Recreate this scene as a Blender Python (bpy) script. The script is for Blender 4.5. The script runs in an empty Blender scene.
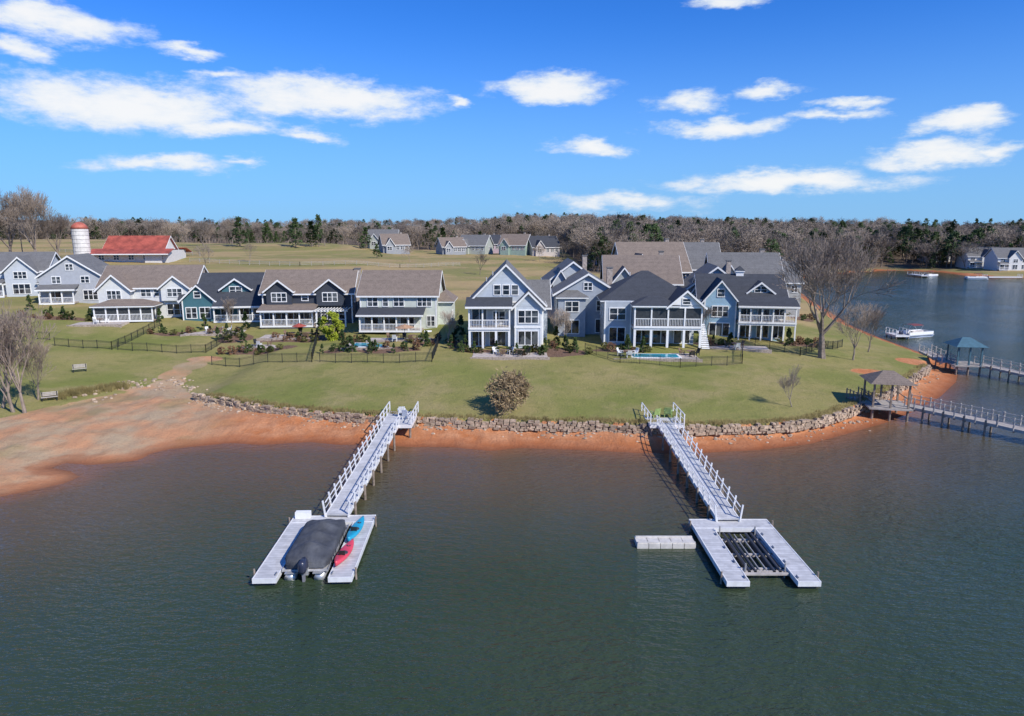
import bpy, math, random
import numpy as np
from mathutils import Vector, Matrix
R=random.Random(7)
scene=bpy.context.scene
F=682.0; CX,CY=512.0,358.0; HC=20.0; PITCH=math.radians(10.8)
SP,CP=math.sin(PITCH),math.cos(PITCH)
def S(u,v,z=0.0):
    """survey: world x,y of a point at height z"""
    a=(v-CY)/F; dz=-(SP+CP*a); t=(z-HC)/dz
    return ((u-CX)/F*t, t*(CP-SP*a))
# ------------------------------------------------------------ materials
def newmat(name):
    m=bpy.data.materials.new(name); m.use_nodes=True
    nt=m.node_tree; b=nt.nodes['Principled BSDF']; return m,nt,b
def N(nt,t,**k):
    n=nt.nodes.new(t)
    for a,v in k.items():
        setattr(n,a,v)
    return n
def noise(nt,vec,scale,detail=4,rough=.55):
    n=N(nt,'ShaderNodeTexNoise'); n.inputs['Scale'].default_value=scale
    n.inputs['Detail'].default_value=detail; n.inputs['Roughness'].default_value=rough
    if vec is not None: nt.links.new(vec,n.inputs['Vector'])
    return n.outputs['Fac']
def mixc(nt,f,a,b,bt='MIX'):
    n=N(nt,'ShaderNodeMix',data_type='RGBA',blend_type=bt)
    for s,i in ((f,0),(a,6),(b,7)):
        if hasattr(s,'links'): nt.links.new(s,n.inputs[i])
        elif i==0: n.inputs[0].default_value=s
        else: n.inputs[i].default_value=(*s,1)
    return n.outputs[2]
def mth(nt,op,a,b=None,c=None,clamp=False):
    n=N(nt,'ShaderNodeMath',operation=op,use_clamp=clamp)
    for i,s in enumerate((a,b,c)):
        if s is None: continue
        if hasattr(s,'links'): nt.links.new(s,n.inputs[i])
        else: n.inputs[i].default_value=s
    return n.outputs[0]
def ramp(nt,f,lo,hi):
    n=N(nt,'ShaderNodeMapRange',interpolation_type='SMOOTHSTEP')
    nt.links.new(f,n.inputs[0]); n.inputs[1].default_value=lo; n.inputs[2].default_value=hi
    return n.outputs[0]
def bump(nt,b,h,strength=.5,dist=.02):
    n=N(nt,'ShaderNodeBump'); n.inputs['Strength'].default_value=strength; n.inputs['Distance'].default_value=dist
    nt.links.new(h,n.inputs['Height']); nt.links.new(n.outputs[0],b.inputs['Normal'])
MC={}
def M(name,col,rough=.75,var=.2,scale=3.0,kind=None,metal=0,island=0,bmp=0):
    if name in MC: return MC[name]
    m,nt,b=newmat(name)
    tc=N(nt,'ShaderNodeTexCoord').outputs['Object']
    n=noise(nt,tc,scale)
    dark=tuple(c*(1-var) for c in col); lite=tuple(min(1,c*(1+var)) for c in col)
    c=mixc(nt,ramp(nt,n,.3,.7),dark,lite)
    if kind:
        sep=N(nt,'ShaderNodeSeparateXYZ'); nt.links.new(tc,sep.inputs[0])
        ax={'siding':2,'shingle':2,'plank':1,'plankx':0,'batten':0}[kind]
        per={'siding':.2,'shingle':.16,'plank':.3,'plankx':.3,'batten':.4}[kind]
        q=mth(nt,'DIVIDE',sep.outputs[ax],per); fr=mth(nt,'FRACT',q)
        ln=mth(nt,'GREATER_THAN',fr,.82)
        c=mixc(nt,mth(nt,'MULTIPLY',ln,.35),c,tuple(x*.35 for x in col))
        if kind in('shingle','plank','plankx'):
            wn=N(nt,'ShaderNodeTexWhiteNoise',noise_dimensions='1D'); nt.links.new(mth(nt,'FLOOR',q),wn.inputs['W'])
            c=mixc(nt,mth(nt,'MULTIPLY',wn.outputs[0],.35),c,tuple(x*.55 for x in col))
            if kind=='shingle':
                n2=noise(nt,tc,6,2); c=mixc(nt,mth(nt,'MULTIPLY',ramp(nt,n2,.35,.65),.45),c,tuple(x*1.5 for x in col))
            else:
                n2=noise(nt,tc,.9,4,.7); c=mixc(nt,mth(nt,'MULTIPLY',ramp(nt,n2,.45,.7),.45),c,tuple(x*.5 for x in col))
        bump(nt,b,mth(nt,'SUBTRACT',1.0,fr),.4,.02)
    elif bmp: bump(nt,b,noise(nt,tc,scale*4),.6,bmp)
    if island:
        g=N(nt,'ShaderNodeNewGeometry')
        c=mixc(nt,mth(nt,'MULTIPLY',g.outputs['Random Per Island'],island),c,tuple(x*.3 for x in col))
    nt.links.new(c,b.inputs['Base Color'])
    b.inputs['Roughness'].default_value=rough; b.inputs['Metallic'].default_value=metal
    MC[name]=m; return m
def glassm():
    m,nt,b=newmat('window_glass'); b.inputs['Roughness'].default_value=.06
    tc=N(nt,'ShaderNodeTexCoord').outputs['Object']
    c=mixc(nt,ramp(nt,noise(nt,tc,.8,1),.45,.6),(.015,.02,.028),(.10,.11,.115)); nt.links.new(c,b.inputs['Base Color'])
    b.inputs['Specular IOR Level'].default_value=.8
    return m
GLASS=glassm()
WHITE=M('white_trim',(.80,.80,.78),.5,.05)
# ------------------------------------------------------------ mesh builder
class MB:
    def __init__(s): s.v=[]; s.f=[]
    def add(s,vs,fs):
        o=len(s.v); s.v+= [tuple(p) for p in vs]; s.f+=[tuple(i+o for i in f) for f in fs]
    def box(s,x0,x1,y0,y1,z0,z1):
        s.add([(x0,y0,z0),(x1,y0,z0),(x1,y1,z0),(x0,y1,z0),(x0,y0,z1),(x1,y0,z1),(x1,y1,z1),(x0,y1,z1)],
              [(0,3,2,1),(4,5,6,7),(0,1,5,4),(1,2,6,5),(2,3,7,6),(3,0,4,7)])
    def ext(s,prof,axis,a,b):
        n=len(prof)
        mk=(lambda p,t:(p[0],t,p[1])) if axis=='y' else ((lambda p,t:(t,p[0],p[1])) if axis=='x' else (lambda p,t:(p[0],p[1],t)))
        s.add([mk(p,a) for p in prof]+[mk(p,b) for p in prof],
              [tuple(range(n)),tuple(range(2*n-1,n-1,-1))]+[(i,i+n,(i+1)%n+n,(i+1)%n) for i in range(n)])
    def tube(s,pts,rs,n=5,cap=True):
        vs=[];fs=[]
        for i,p in enumerate(pts):
            p=Vector(p); a=Vector(pts[max(i-1,0)]); b=Vector(pts[min(i+1,len(pts)-1)])
            d=(b-a); d=d.normalized() if d.length>1e-6 else Vector((0,0,1))
            u=d.orthogonal().normalized(); w=d.cross(u)
            for k in range(n):
                an=2*math.pi*k/n; vs.append(p+(u*math.cos(an)+w*math.sin(an))*rs[i])
        for i in range(len(pts)-1):
            for k in range(n):
                fs.append((i*n+k,i*n+(k+1)%n,(i+1)*n+(k+1)%n,(i+1)*n+k))
        if cap and n>2: fs.append(tuple(range(n))[::-1]); fs.append(tuple(range((len(pts)-1)*n,len(pts)*n)))
        s.add(vs,fs)
    def bar(s,p0,p1,w,h=None):
        """rectangular beam between two points"""
        h=h or w; p0=Vector(p0);p1=Vector(p1); d=(p1-p0).normalized()
        up=Vector((0,0,1)) if abs(d.z)<.95 else Vector((1,0,0))
        sx=d.cross(up).normalized()*w/2; sy=sx.cross(d).normalized()*h/2
        vs=[p+a for p in(p0,p1) for a in(-sx-sy,sx-sy,sx+sy,-sx+sy)]
        s.add(vs,[(0,1,2,3),(7,6,5,4),(0,4,5,1),(1,5,6,2),(2,6,7,3),(3,7,4,0)])
    def mesh(s,name,mat,smooth=False,fix=True):
        me=bpy.data.meshes.new(name); me.from_pydata(s.v,[],s.f)
        if fix:
            import bmesh; bm=bmesh.new(); bm.from_mesh(me); bmesh.ops.recalc_face_normals(bm,faces=bm.faces); bm.to_mesh(me); bm.free()
        if mat: me.materials.append(mat)
        if smooth: me.polygons.foreach_set('use_smooth',[True]*len(me.polygons))
        me.update(); return me
def link(name,data,parent=None,loc=(0,0,0),rot=0,scale=1):
    o=bpy.data.objects.new(name,data); scene.collection.objects.link(o)
    if parent: o.parent=parent
    o.location=loc; o.rotation_euler=(0,0,rot); o.scale=(scale,)*3 if not hasattr(scale,'__len__') else scale
    return o
class Asm:
    """assembly: empty + one child per part"""
    def __init__(s,name,loc=(0,0,0),rot=0):
        s.name=name; s.p={}; s.loc=loc; s.rot=math.radians(rot)
    def __call__(s,part,mat,smooth=False):
        if part not in s.p: s.p[part]=(MB(),mat,smooth)
        return s.p[part][0]
    def done(s):
        e=link(s.name,None,None,s.loc,s.rot); e.empty_display_size=.5
        for k,(mb,mt,sm) in s.p.items():
            if mb.v: link(k,mb.mesh(k,mt,sm),e)
        return e
# ------------------------------------------------------------ terrain
shore_px=[(0,497),(35,490),(62,484),(80,477),(70,471),(50,468),(66,463),(90,465),(118,463),(140,460),(150,454),(170,449),(200,446),(230,443),(262,445),(310,442),(340,445),(370,444),(410,447),(450,447),(490,451),(520,448),(580,450),(640,453),(700,453),(760,450),(810,444),(850,433),(885,423),(915,411),(940,397),(956,382),(958,372),(946,362),(930,356),(905,347),(880,338),(850,325),(830,312),(810,300),(798,290),(790,281),(820,276),(860,272),(900,270),(940,272),(975,277),(1024,278)]
shore=[(-3000,-40),(-600,-10),(-200,25),(-100,38),(-60,44)]+[S(u,v,0) for u,v in shore_px]+[(300,272),(500,310),(3000,700)]
shore=np.array(shore)
NS=len(shore)
water_poly=np.vstack([shore,[(3000,-3000),(-3000,-3000)]])
wall_px=[(196,397),(225,402),(252,407),(300,413),(350,417),(400,420),(470,423),(540,425),(600,426),(650,428),(700,429),(750,428),(790,426),(820,421),(845,413),(868,403),(890,392),(910,380),(928,368)]
wall=[S(u,v,1.0) for u,v in wall_px]
left_px=[(0,418),(50,406),(100,396),(150,388),(180,386)]
gl=[(-3000,0),(-600,30),(-200,50),(-80,64)]+[S(u,v,.8) for u,v in left_px]+wall
i0=5+shore_px.index((946,362))
for i in range(i0,NS):
    a=shore[i-1]; b=shore[min(i+1,NS-1)]; d=(b-a)/np.linalg.norm(b-a); n=np.array([-d[1],d[0]])
    gl.append(tuple(shore[i]+n*2.5))
grassline=np.array(gl); grass_poly=np.vstack([grassline,[(3000,9000),(-3000,9000)]])
def pdist(P,poly):
    best=np.full(len(P),1e18)
    for a,b in zip(poly[:-1],poly[1:]):
        d=b-a; t=np.clip(((P-a)@d)/(d@d),0,1); q=P-(a+t[:,None]*d); best=np.minimum(best,(q*q).sum(1))
    return np.sqrt(best)
def inside(P,poly):
    r=np.zeros(len(P),bool); x,y=P[:,0],P[:,1]
    for a,b in zip(poly,np.roll(poly,-1,0)):
        c=(a[1]>y)!=(b[1]>y)
        with np.errstate(divide='ignore',invalid='ignore'):
            xi=(b[0]-a[0])*(y-a[1])/(b[1]-a[1]+1e-12)+a[0]
        r^= c&(x<xi)
    return r
ctrl=np.array([(-6,94,3.5),(-17,103,4.9),(-32,107,5),(-47,112,5),(-60,111,5.4),(-83,127,6),(-98,135,6.5),(16,94,3.5),(33,97,3.9),(20,130,6),(45,122,4.5),(-112,198,13.2),(-60,200,10.5),(-20,200,8),(0,300,8.5),(-100,300,13.5),(-200,300,15),(-200,200,14),(-150,130,8),(60,150,4),(20,200,7),(70,250,5),(100,400,6),(300,450,6),(0,1000,16),(500,1000,12),(1500,1500,25),(-500,1000,20),(-1500,1500,35),(0,2000,30),(-300,100,9),(-40,80,2.2),(-70,90,2.6),(-150,160,9.5),(-50,150,7.5),(150,330,3),(220,320,3),(-10,340,8.5),(60,420,12),(160,480,10)])
def sst(x,a,b):
    t=np.clip((x-a)/(b-a),0,1); return t*t*(3-2*t)
def fields(P):
    d=pdist(P,shore); d=np.where(inside(P,water_poly),-d,d)
    dw=pdist(P,grassline); dw=np.where(inside(P,grass_poly),dw,-dw)
    return d,dw
def height(P,full=False):
    P=np.asarray(P,float); d,dw=fields(P); x,y=P[:,0],P[:,1]
    num=np.zeros(len(P)); den=np.zeros(len(P))
    for cx,cy,cz in ctrl:
        r2=(x-cx)**2+(y-cy)**2+30; w=1/r2**1.5; num+=w*cz; den+=w
    plat=num/den
    hw=.70*sst(x,-37,-33)*(1-sst(y,99,104))*(y<140)
    a=.7+hw+.075*dw; k=1.2; h=np.clip(.5+.5*(plat-a)/k,0,1); zin=plat*(1-h)+a*h-k*h*(1-h)
    zin=np.where(dw<4,np.minimum(zin,a),zin)
    wob=.12*np.sin(x*.31+1)*np.sin(y*.27)+.07*np.sin(x*.9+y*.5)
    rill=.05*np.sin(x*2.1+np.sin(y*.8)*2)+.04*np.sin(x*3.7+y*.6)
    zout=np.minimum(.11*d,.7)+np.clip(d,0,1)*(wob*.9+rill)*np.clip(d/4,0,1)
    zuw=np.maximum(d*.12,-3)
    z=np.where(d<0,zuw,np.where(dw>0,zin+np.clip(dw/20,0,1)*wob,zout))
    far=sst(y,500,1500); z=z+far*(8*np.sin(x*.004+1)+6*np.sin(x*.0011+y*.002))
    return (z,d,dw) if full else z
def hz(x,y): return float(height([(x,y)])[0])
def hit(u,v):
    """point of the terrain seen in the survey photo"""
    a=(v-CY)/F; t=np.geomspace(25,3000,4000)
    X=(u-CX)/F*t; Y=t*(CP-SP*a); Z=HC-t*(SP+CP*a)
    h=np.maximum(height(np.stack([X,Y],1)),0); i=int(np.argmax(Z<h)) 
    return float(X[i]),float(Y[i]),float(h[i])
def graded(lo,hi,a,b,s,g=1.06):
    c=list(np.arange(a,b,s)); st=s; p=a
    L=[]
    while p>lo: st=st*g; p-=st; L.append(p)
    st=s; p=c[-1]; Rr=[]
    while p<hi: st=st*g; p+=st; Rr.append(p)
    return np.array(L[::-1]+c+Rr)
xs=graded(-4500,4500,-62,68,.5); ys=graded(-400,5000,44,108,.5,1.05)
GX,GY=np.meshgrid(xs,ys); P=np.stack([GX.ravel(),GY.ravel()],1)
Z,D,DW=height(P,True)
nx,ny=len(xs),len(ys)
idx=np.arange(nx*ny).reshape(ny,nx)
faces=np.stack([idx[:-1,:-1],idx[:-1,1:],idx[1:,1:],idx[1:,:-1]],-1).reshape(-1,4)
me=bpy.data.meshes.new('terrain'); me.vertices.add(nx*ny); me.vertices.foreach_set('co',np.column_stack([P,Z]).ravel())
me.loops.add(faces.size); me.loops.foreach_set('vertex_index',faces.ravel())
me.polygons.add(len(faces)); me.polygons.foreach_set('loop_start',np.arange(0,faces.size,4)); me.polygons.foreach_set('loop_total',np.full(len(faces),4))
me.update(); me.polygons.foreach_set('use_smooth',[True]*len(faces))
def attr(name,arr):
    at=me.attributes.new(name,'FLOAT','POINT'); at.data.foreach_set('value',np.asarray(arr,np.float32))
def ell(lst):
    r=np.zeros(len(P))
    for u,v,rx,ry in lst:
        x,y,_=hit(u,v); q=np.sqrt(((P[:,0]-x)/rx)**2+((P[:,1]-y)/ry)**2); r=np.maximum(r,1-sst(q,.5,1.15))
    return r
dirt=ell([(176,374,2.2,3.5),(190,366,2.5,3),(168,384,2.5,3),(205,359,3,2),(150,390,5,1.5),(790,428,2,1),(870,372,3,2),(915,362,3,3)])
attr('grass',sst(DW,-.3,.5)*(1-dirt)); attr('wet',1-sst(D,-.2,1.3)); attr('damp',1-sst(D,.8,3.2)); attr('mud',(1-sst(P[:,0],-36,-24))*1.0)
attr('dry',sst(P[:,1],110,140)); 
def forest_mask(x,y,d):
    wob=18*np.sin(x*.03)+10*np.sin(x*.071+2)
    f=(y>385+wob)&(x<40)
    f|=(x>=40)&(y>300)&(d>5)&(y+wob*.3>335-.12*(x-40))
    f|=(x>150)&(y>275)&(d>7)&(~((x>195)&(x<232)&(y<315)))
    f|=(x>26)&(y>222+wob*.6)&(x<130)&(d>4)
    return f
fm=forest_mask(P[:,0],P[:,1],D); attr('forest',fm.astype(float))
beds=[(262,352,6.5,2.2),(236,338,3,4),(388,350,5.5,1.8),(352,343,2.2,3.5),(425,340,2.5,4),(562,352,4.2,3.2),(458,345,1.8,4),(530,354,6,1.6),(620,351,4.5,1.6),(715,344,4,1.8),(300,340,7,2.2),(180,334,6,1.6),(60,318,8,1.6),(800,318,2.5,6),(800,345,4.5,2.5),(340,350,3,2),(480,352,3,1.5)]
attr('bed',ell(beds))
m,nt,b=newmat('ground_material')
pos=N(nt,'ShaderNodeNewGeometry').outputs['Position']
def A(n): return N(nt,'ShaderNodeAttribute',attribute_name=n).outputs['Fac']
n1=noise(nt,pos,.07,5); n2=noise(nt,pos,.5,6,.65); n3=noise(nt,pos,5,5,.7); n4=noise(nt,pos,.18,6,.6)
g=mixc(nt,ramp(nt,n1,.38,.62),(.21,.225,.055),(.32,.275,.10))
g=mixc(nt,mth(nt,'MULTIPLY',ramp(nt,n4,.48,.68),.75),g,(.36,.29,.13))
g=mixc(nt,mth(nt,'MULTIPLY',ramp(nt,n2,.5,.7),.5),g,(.15,.17,.04))
g=mixc(nt,mth(nt,'MULTIPLY',ramp(nt,n3,.35,.75),.45),g,(.12,.125,.035))
mps=N(nt,'ShaderNodeMapping'); mps.inputs['Scale'].default_value=(.006,.035,1); nt.links.new(pos,mps.inputs[0])
dry=mixc(nt,ramp(nt,noise(nt,mps.outputs[0],1,6,.6),.42,.58),(.40,.29,.14),(.23,.215,.075))
dry=mixc(nt,mth(nt,'MULTIPLY',ramp(nt,n4,.45,.7),.5),dry,(.30,.20,.11))
g=mixc(nt,mth(nt,'MULTIPLY',A('dry'),.88),g,dry)
fo=mixc(nt,n2,(.12,.09,.06),(.19,.145,.10)); g=mixc(nt,A('forest'),g,fo)
be=mixc(nt,ramp(nt,n3,.3,.7),(.10,.055,.035),(.25,.16,.11)); g=mixc(nt,ramp(nt,mth(nt,'ADD',A('bed'),mth(nt,'MULTIPLY',mth(nt,'SUBTRACT',n2,.5),.9)),.4,.55),g,be)
c=mixc(nt,ramp(nt,n2,.3,.7),(.50,.175,.06),(.62,.30,.15)); c=mixc(nt,mth(nt,'MULTIPLY',ramp(nt,n3,.4,.7),.5),c,(.30,.115,.05))
mpr=N(nt,'ShaderNodeMapping'); mpr.inputs['Scale'].default_value=(1.6,.25,1); nt.links.new(pos,mpr.inputs[0])
c=mixc(nt,mth(nt,'MULTIPLY',ramp(nt,noise(nt,mpr.outputs[0],1,4,.6),.5,.65),.4),c,(.32,.14,.07))
mu=mixc(nt,ramp(nt,n4,.38,.62),(.56,.29,.15),(.46,.34,.21)); mu=mixc(nt,mth(nt,'MULTIPLY',ramp(nt,n2,.48,.7),.5),mu,(.32,.20,.11))
mu=mixc(nt,mth(nt,'MULTIPLY',ramp(nt,n1,.5,.58),.65),mu,(.30,.24,.115))
mu=mixc(nt,mth(nt,'MULTIPLY',ramp(nt,n3,.5,.7),.35),mu,(.2,.13,.08))
c=mixc(nt,A('mud'),c,mu)
c=mixc(nt,mth(nt,'MULTIPLY',ramp(nt,mth(nt,'ADD',A('damp'),mth(nt,'MULTIPLY',mth(nt,'SUBTRACT',n2,.5),1.2)),.3,.9),.5),c,(.34,.105,.038))
c=mixc(nt,mth(nt,'MULTIPLY',A('wet'),.7),c,(.17,.055,.025))
gm=ramp(nt,mth(nt,'ADD',A('grass'),mth(nt,'MULTIPLY',mth(nt,'SUBTRACT',n2,.5),.9)),.38,.6)
nt.links.new(mixc(nt,gm,c,g),b.inputs['Base Color'])
b.inputs['Roughness'].default_value=.95; b.inputs['Specular IOR Level'].default_value=.2
bump(nt,b,mth(nt,'ADD',n3,mth(nt,'MULTIPLY',n2,2)),.8,.15)
me.materials.append(m); link('ground',me)
# ------------------------------------------------------------ water
wx=graded(-4500,4500,-62,110,1.2,1.08); wy=graded(-400,5000,30,110,1.2,1.06)
GX,GY=np.meshgrid(wx,wy); PW=np.stack([GX.ravel(),GY.ravel()],1); dW,_=fields(PW)
idx=np.arange(len(wx)*len(wy)).reshape(len(wy),len(wx)); faces=np.stack([idx[:-1,:-1],idx[:-1,1:],idx[1:,1:],idx[1:,:-1]],-1).reshape(-1,4)
me=bpy.data.meshes.new('water'); me.vertices.add(len(PW)); me.vertices.foreach_set('co',np.column_stack([PW,np.zeros(len(PW))]).ravel())
me.loops.add(faces.size); me.loops.foreach_set('vertex_index',faces.ravel())
me.polygons.add(len(faces)); me.polygons.foreach_set('loop_start',np.arange(0,faces.size,4)); me.polygons.foreach_set('loop_total',np.full(len(faces),4)); me.update()
attr('silt',(1-sst(-dW,0,24))*(1-sst(PW[:,1],75,100))*(1-.6*sst(PW[:,0],40,60))); attr('edge',(1-sst(-dW,-.3,3.0))*(1-.7*sst(PW[:,1],100,120)))
m,nt,b=newmat('lake_water')
pos=N(nt,'ShaderNodeNewGeometry').outputs['Position']
c=mixc(nt,ramp(nt,noise(nt,pos,.03,3),.35,.65),(.030,.050,.024),(.042,.060,.032))
c=mixc(nt,mth(nt,'MULTIPLY',A('silt'),.85),c,(.125,.085,.050)); c=mixc(nt,mth(nt,'MULTIPLY',A('edge'),.75),c,(.24,.105,.05))
nt.links.new(c,b.inputs['Base Color']); b.inputs['Roughness'].default_value=.12; b.inputs['IOR'].default_value=1.33
mp=N(nt,'ShaderNodeMapping'); mp.inputs['Scale'].default_value=(.6,1.4,1); mp.inputs['Rotation'].default_value=(0,0,.3); nt.links.new(pos,mp.inputs[0])
w1=noise(nt,mp.outputs[0],1.3,3,.6); w2=noise(nt,mp.outputs[0],4.5,2,.5); calm=ramp(nt,noise(nt,pos,.05,3),.35,.65)
hh=mth(nt,'MULTIPLY',mth(nt,'ADD',w1,mth(nt,'MULTIPLY',w2,.3)),mth(nt,'ADD',mth(nt,'MULTIPLY',calm,.6),.55))
bump(nt,b,hh,1.0,.26)
me.materials.append(m); link('lake_water',me)
# ------------------------------------------------------------ stone retaining wall
STONE=M('stacked_stone',(.50,.38,.27),.9,.3,4,island=.6,bmp=.05)
mb=MB(); wl=[np.array(p) for p in wall]
for a,b_ in zip(wl[:-1],wl[1:]):
    L=np.linalg.norm(b_-a); d=(b_-a)/L; n=np.array([d[1],-d[0]])
    for row in range(4):
        s=R.uniform(-.3,0)
        while s<L:
            l=R.uniform(.25,.75); p=a+d*(s+l/2)+n*(.2-.06*row+R.uniform(-.1,.12)); h=.24
            z0=.52+row*.23+R.uniform(-.05,.05); hh=h*R.uniform(.8,1.1); w=R.uniform(.5,.7)
            if row==3 and R.random()<.45: s+=l; continue
            vs=[]
            for dz in(0,1):
                for sx,sy in((-1,-1),(1,-1),(1,1),(-1,1)):
                    q=p+d*sx*(l/2-.02)*R.uniform(.8,1)+n*sy*w/2*R.uniform(.75,1); vs.append((q[0],q[1],z0+dz*hh+R.uniform(-.04,.04)))
            mb.add(vs,[(0,3,2,1),(4,5,6,7),(0,1,5,4),(1,2,6,5),(2,3,7,6),(3,0,4,7)]); s+=l
link('stone_retaining_wall',mb.mesh('wall',STONE))
def rock(mb,x,y,z,r):
    n=7; vs=[];fs=[]
    for k,(zz,rr) in enumerate([(-.3,.9),(.25,1),(.6,.6)]):
        for i in range(n):
            an=6.283*i/n; q=rr*r*R.uniform(.75,1.15); vs.append((x+q*math.cos(an),y+q*math.sin(an)*.8,z+zz*r))
    for k in range(2):
        for i in range(n): fs.append((k*n+i,k*n+(i+1)%n,(k+1)*n+(i+1)%n,(k+1)*n+i))
    fs.append(tuple(range(2*n,3*n))); mb.add(vs,fs)
mb=MB()
for i in range(330):
    k=R.random()*(len(wl)-1); a=wl[int(k)]; b_=wl[int(k)+1]; p=a+(b_-a)*(k%1); d=(b_-a)/np.linalg.norm(b_-a); n=np.array([d[1],-d[0]])
    q=p+n*(.4+abs(R.gauss(0,.8))); rock(mb,q[0],q[1],hz(*q),R.uniform(.05,.22))
for i in range(110):
    u,v=R.choice([(150,386),(165,383),(185,388),(205,392),(100,396),(225,405),(140,384)]); x,y,z=hit(u+R.gauss(0,14),v+R.gauss(0,3.5)); rock(mb,x,y,z,R.uniform(.08,.35))
link('shore_rocks',mb.mesh('rocks',STONE))
def leafmat(name,c,isl=.6):
    m,nt,b=newmat(name); g=N(nt,'ShaderNodeNewGeometry').outputs['Random Per Island']
    oi=N(nt,'ShaderNodeObjectInfo').outputs['Random']
    tc=N(nt,'ShaderNodeTexCoord').outputs['Object']
    k=mixc(nt,mth(nt,'MULTIPLY',g,isl),c,tuple(x*.35 for x in c)); k=mixc(nt,mth(nt,'MULTIPLY',ramp(nt,noise(nt,tc,.8,2),.4,.6),.5),k,tuple(x*1.6 for x in c))
    k=mixc(nt,mth(nt,'MULTIPLY',oi,.4),k,tuple(x*.5 for x in c))
    nt.links.new(k,b.inputs['Base Color']); b.inputs['Roughness'].default_value=.8; b.inputs['Specular IOR Level'].default_value=.2; return m
tuft=MB()
def tuftat(x,y,z,h=1.0):
    for k in range(7):
        d=Vector((R.gauss(0,.2),R.gauss(0,.2),R.uniform(.35,.8)))*h; q=Vector((x+R.gauss(0,.15),y+R.gauss(0,.15),z)); tuft.add([q+Vector((-.04,0,0)),q+Vector((.04,0,0)),q+d],[(0,1,2)])
for i in range(300):
    a_=R.choice([(55,398),(75,395),(90,393),(105,390),(120,388)])
    x,y,z=hit(a_[0]+R.uniform(-9,9),a_[1]+R.uniform(-3,2)); tuftat(x,y,z)
for i in range(1100):
    k=R.random()*(len(wl)-1); a=wl[int(k)]; b_=wl[int(k)+1]; p=a+(b_-a)*(k%1); d=(b_-a)/np.linalg.norm(b_-a); n=np.array([d[1],-d[0]])
    q=p-n*(.1+abs(R.gauss(0,.35))); tuftat(q[0],q[1],hz(*q)-.02,.55)
link('dry_grass_tufts',tuft.mesh('tufts',leafmat('dry_blades',(.27,.22,.09)),fix=False))
# ------------------------------------------------------------ trees
BARK=M('bark',(.21,.165,.13),.9,.25,6); TWIG=M('winter_twigs',(.30,.24,.19),.9,.25,2)
def bare_mesh(name,seed,H,tr,levels,twigw=.02,slivers=0,spread=.6,up=.25,trunkf=.2,mat=BARK,kids=3):
    r=random.Random(seed); mb=MB(); tips=[]
    def br(p,d,L,rad,lv):
        pts=[p]; rs=[rad]; n=3 if lv<3 else 2; q=p.copy(); dd=d.copy()
        for i in range(n):
            dd=(dd+Vector((r.gauss(0,.13),r.gauss(0,.13),r.gauss(0,.1)+up*.15))).normalized()
            q=q+dd*L/n; pts.append(q.copy()); rs.append(max(twigw*.5,rad*(1-.4*(i+1)/n)))
        mb.tube(pts,rs,6 if lv==0 else (4 if lv<3 else 3),cap=False)
        if lv>=levels: tips.append(q); return
        k=kids if lv else kids+2
        for j in range(k+(1 if lv>1 else 0)):
            at=pts[-1] if j<k-1 else pts[r.randint(1,len(pts)-1)]
            ang=spread*r.uniform(.55,1.25); az=6.283*(j/k)+r.uniform(-.5,.5)
            o=dd.orthogonal().normalized(); w=dd.cross(o)
            nd=(dd*math.cos(ang)+(o*math.cos(az)+w*math.sin(az))*math.sin(ang)+Vector((0,0,up))).normalized()
            br(at.copy(),nd,L*r.uniform(.62,.86) if lv else L*r.uniform(1.0,1.35),rs[-1]*r.uniform(.55,.75),lv+1)
    br(Vector((0,0,-.2)),Vector((0,0,1)),H*trunkf,tr,0)
    for i in range(slivers):
        p=r.choice(tips)+Vector((r.gauss(0,.5),r.gauss(0,.5),r.gauss(0,.5)))*H*.04
        d=Vector((r.gauss(0,1),r.gauss(0,1),r.gauss(0,1)+.8)).normalized()*H*.05; s=d.orthogonal().normalized()*twigw
        mb.add([p-s,p+s,p+d],[(0,1,2)])
    zs=max(v[2] for v in mb.v); k=H/zs; mb.v=[(x*k,y*k,z*k) for x,y,z in mb.v]
    return mb.mesh(name,mat,fix=False)
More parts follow.
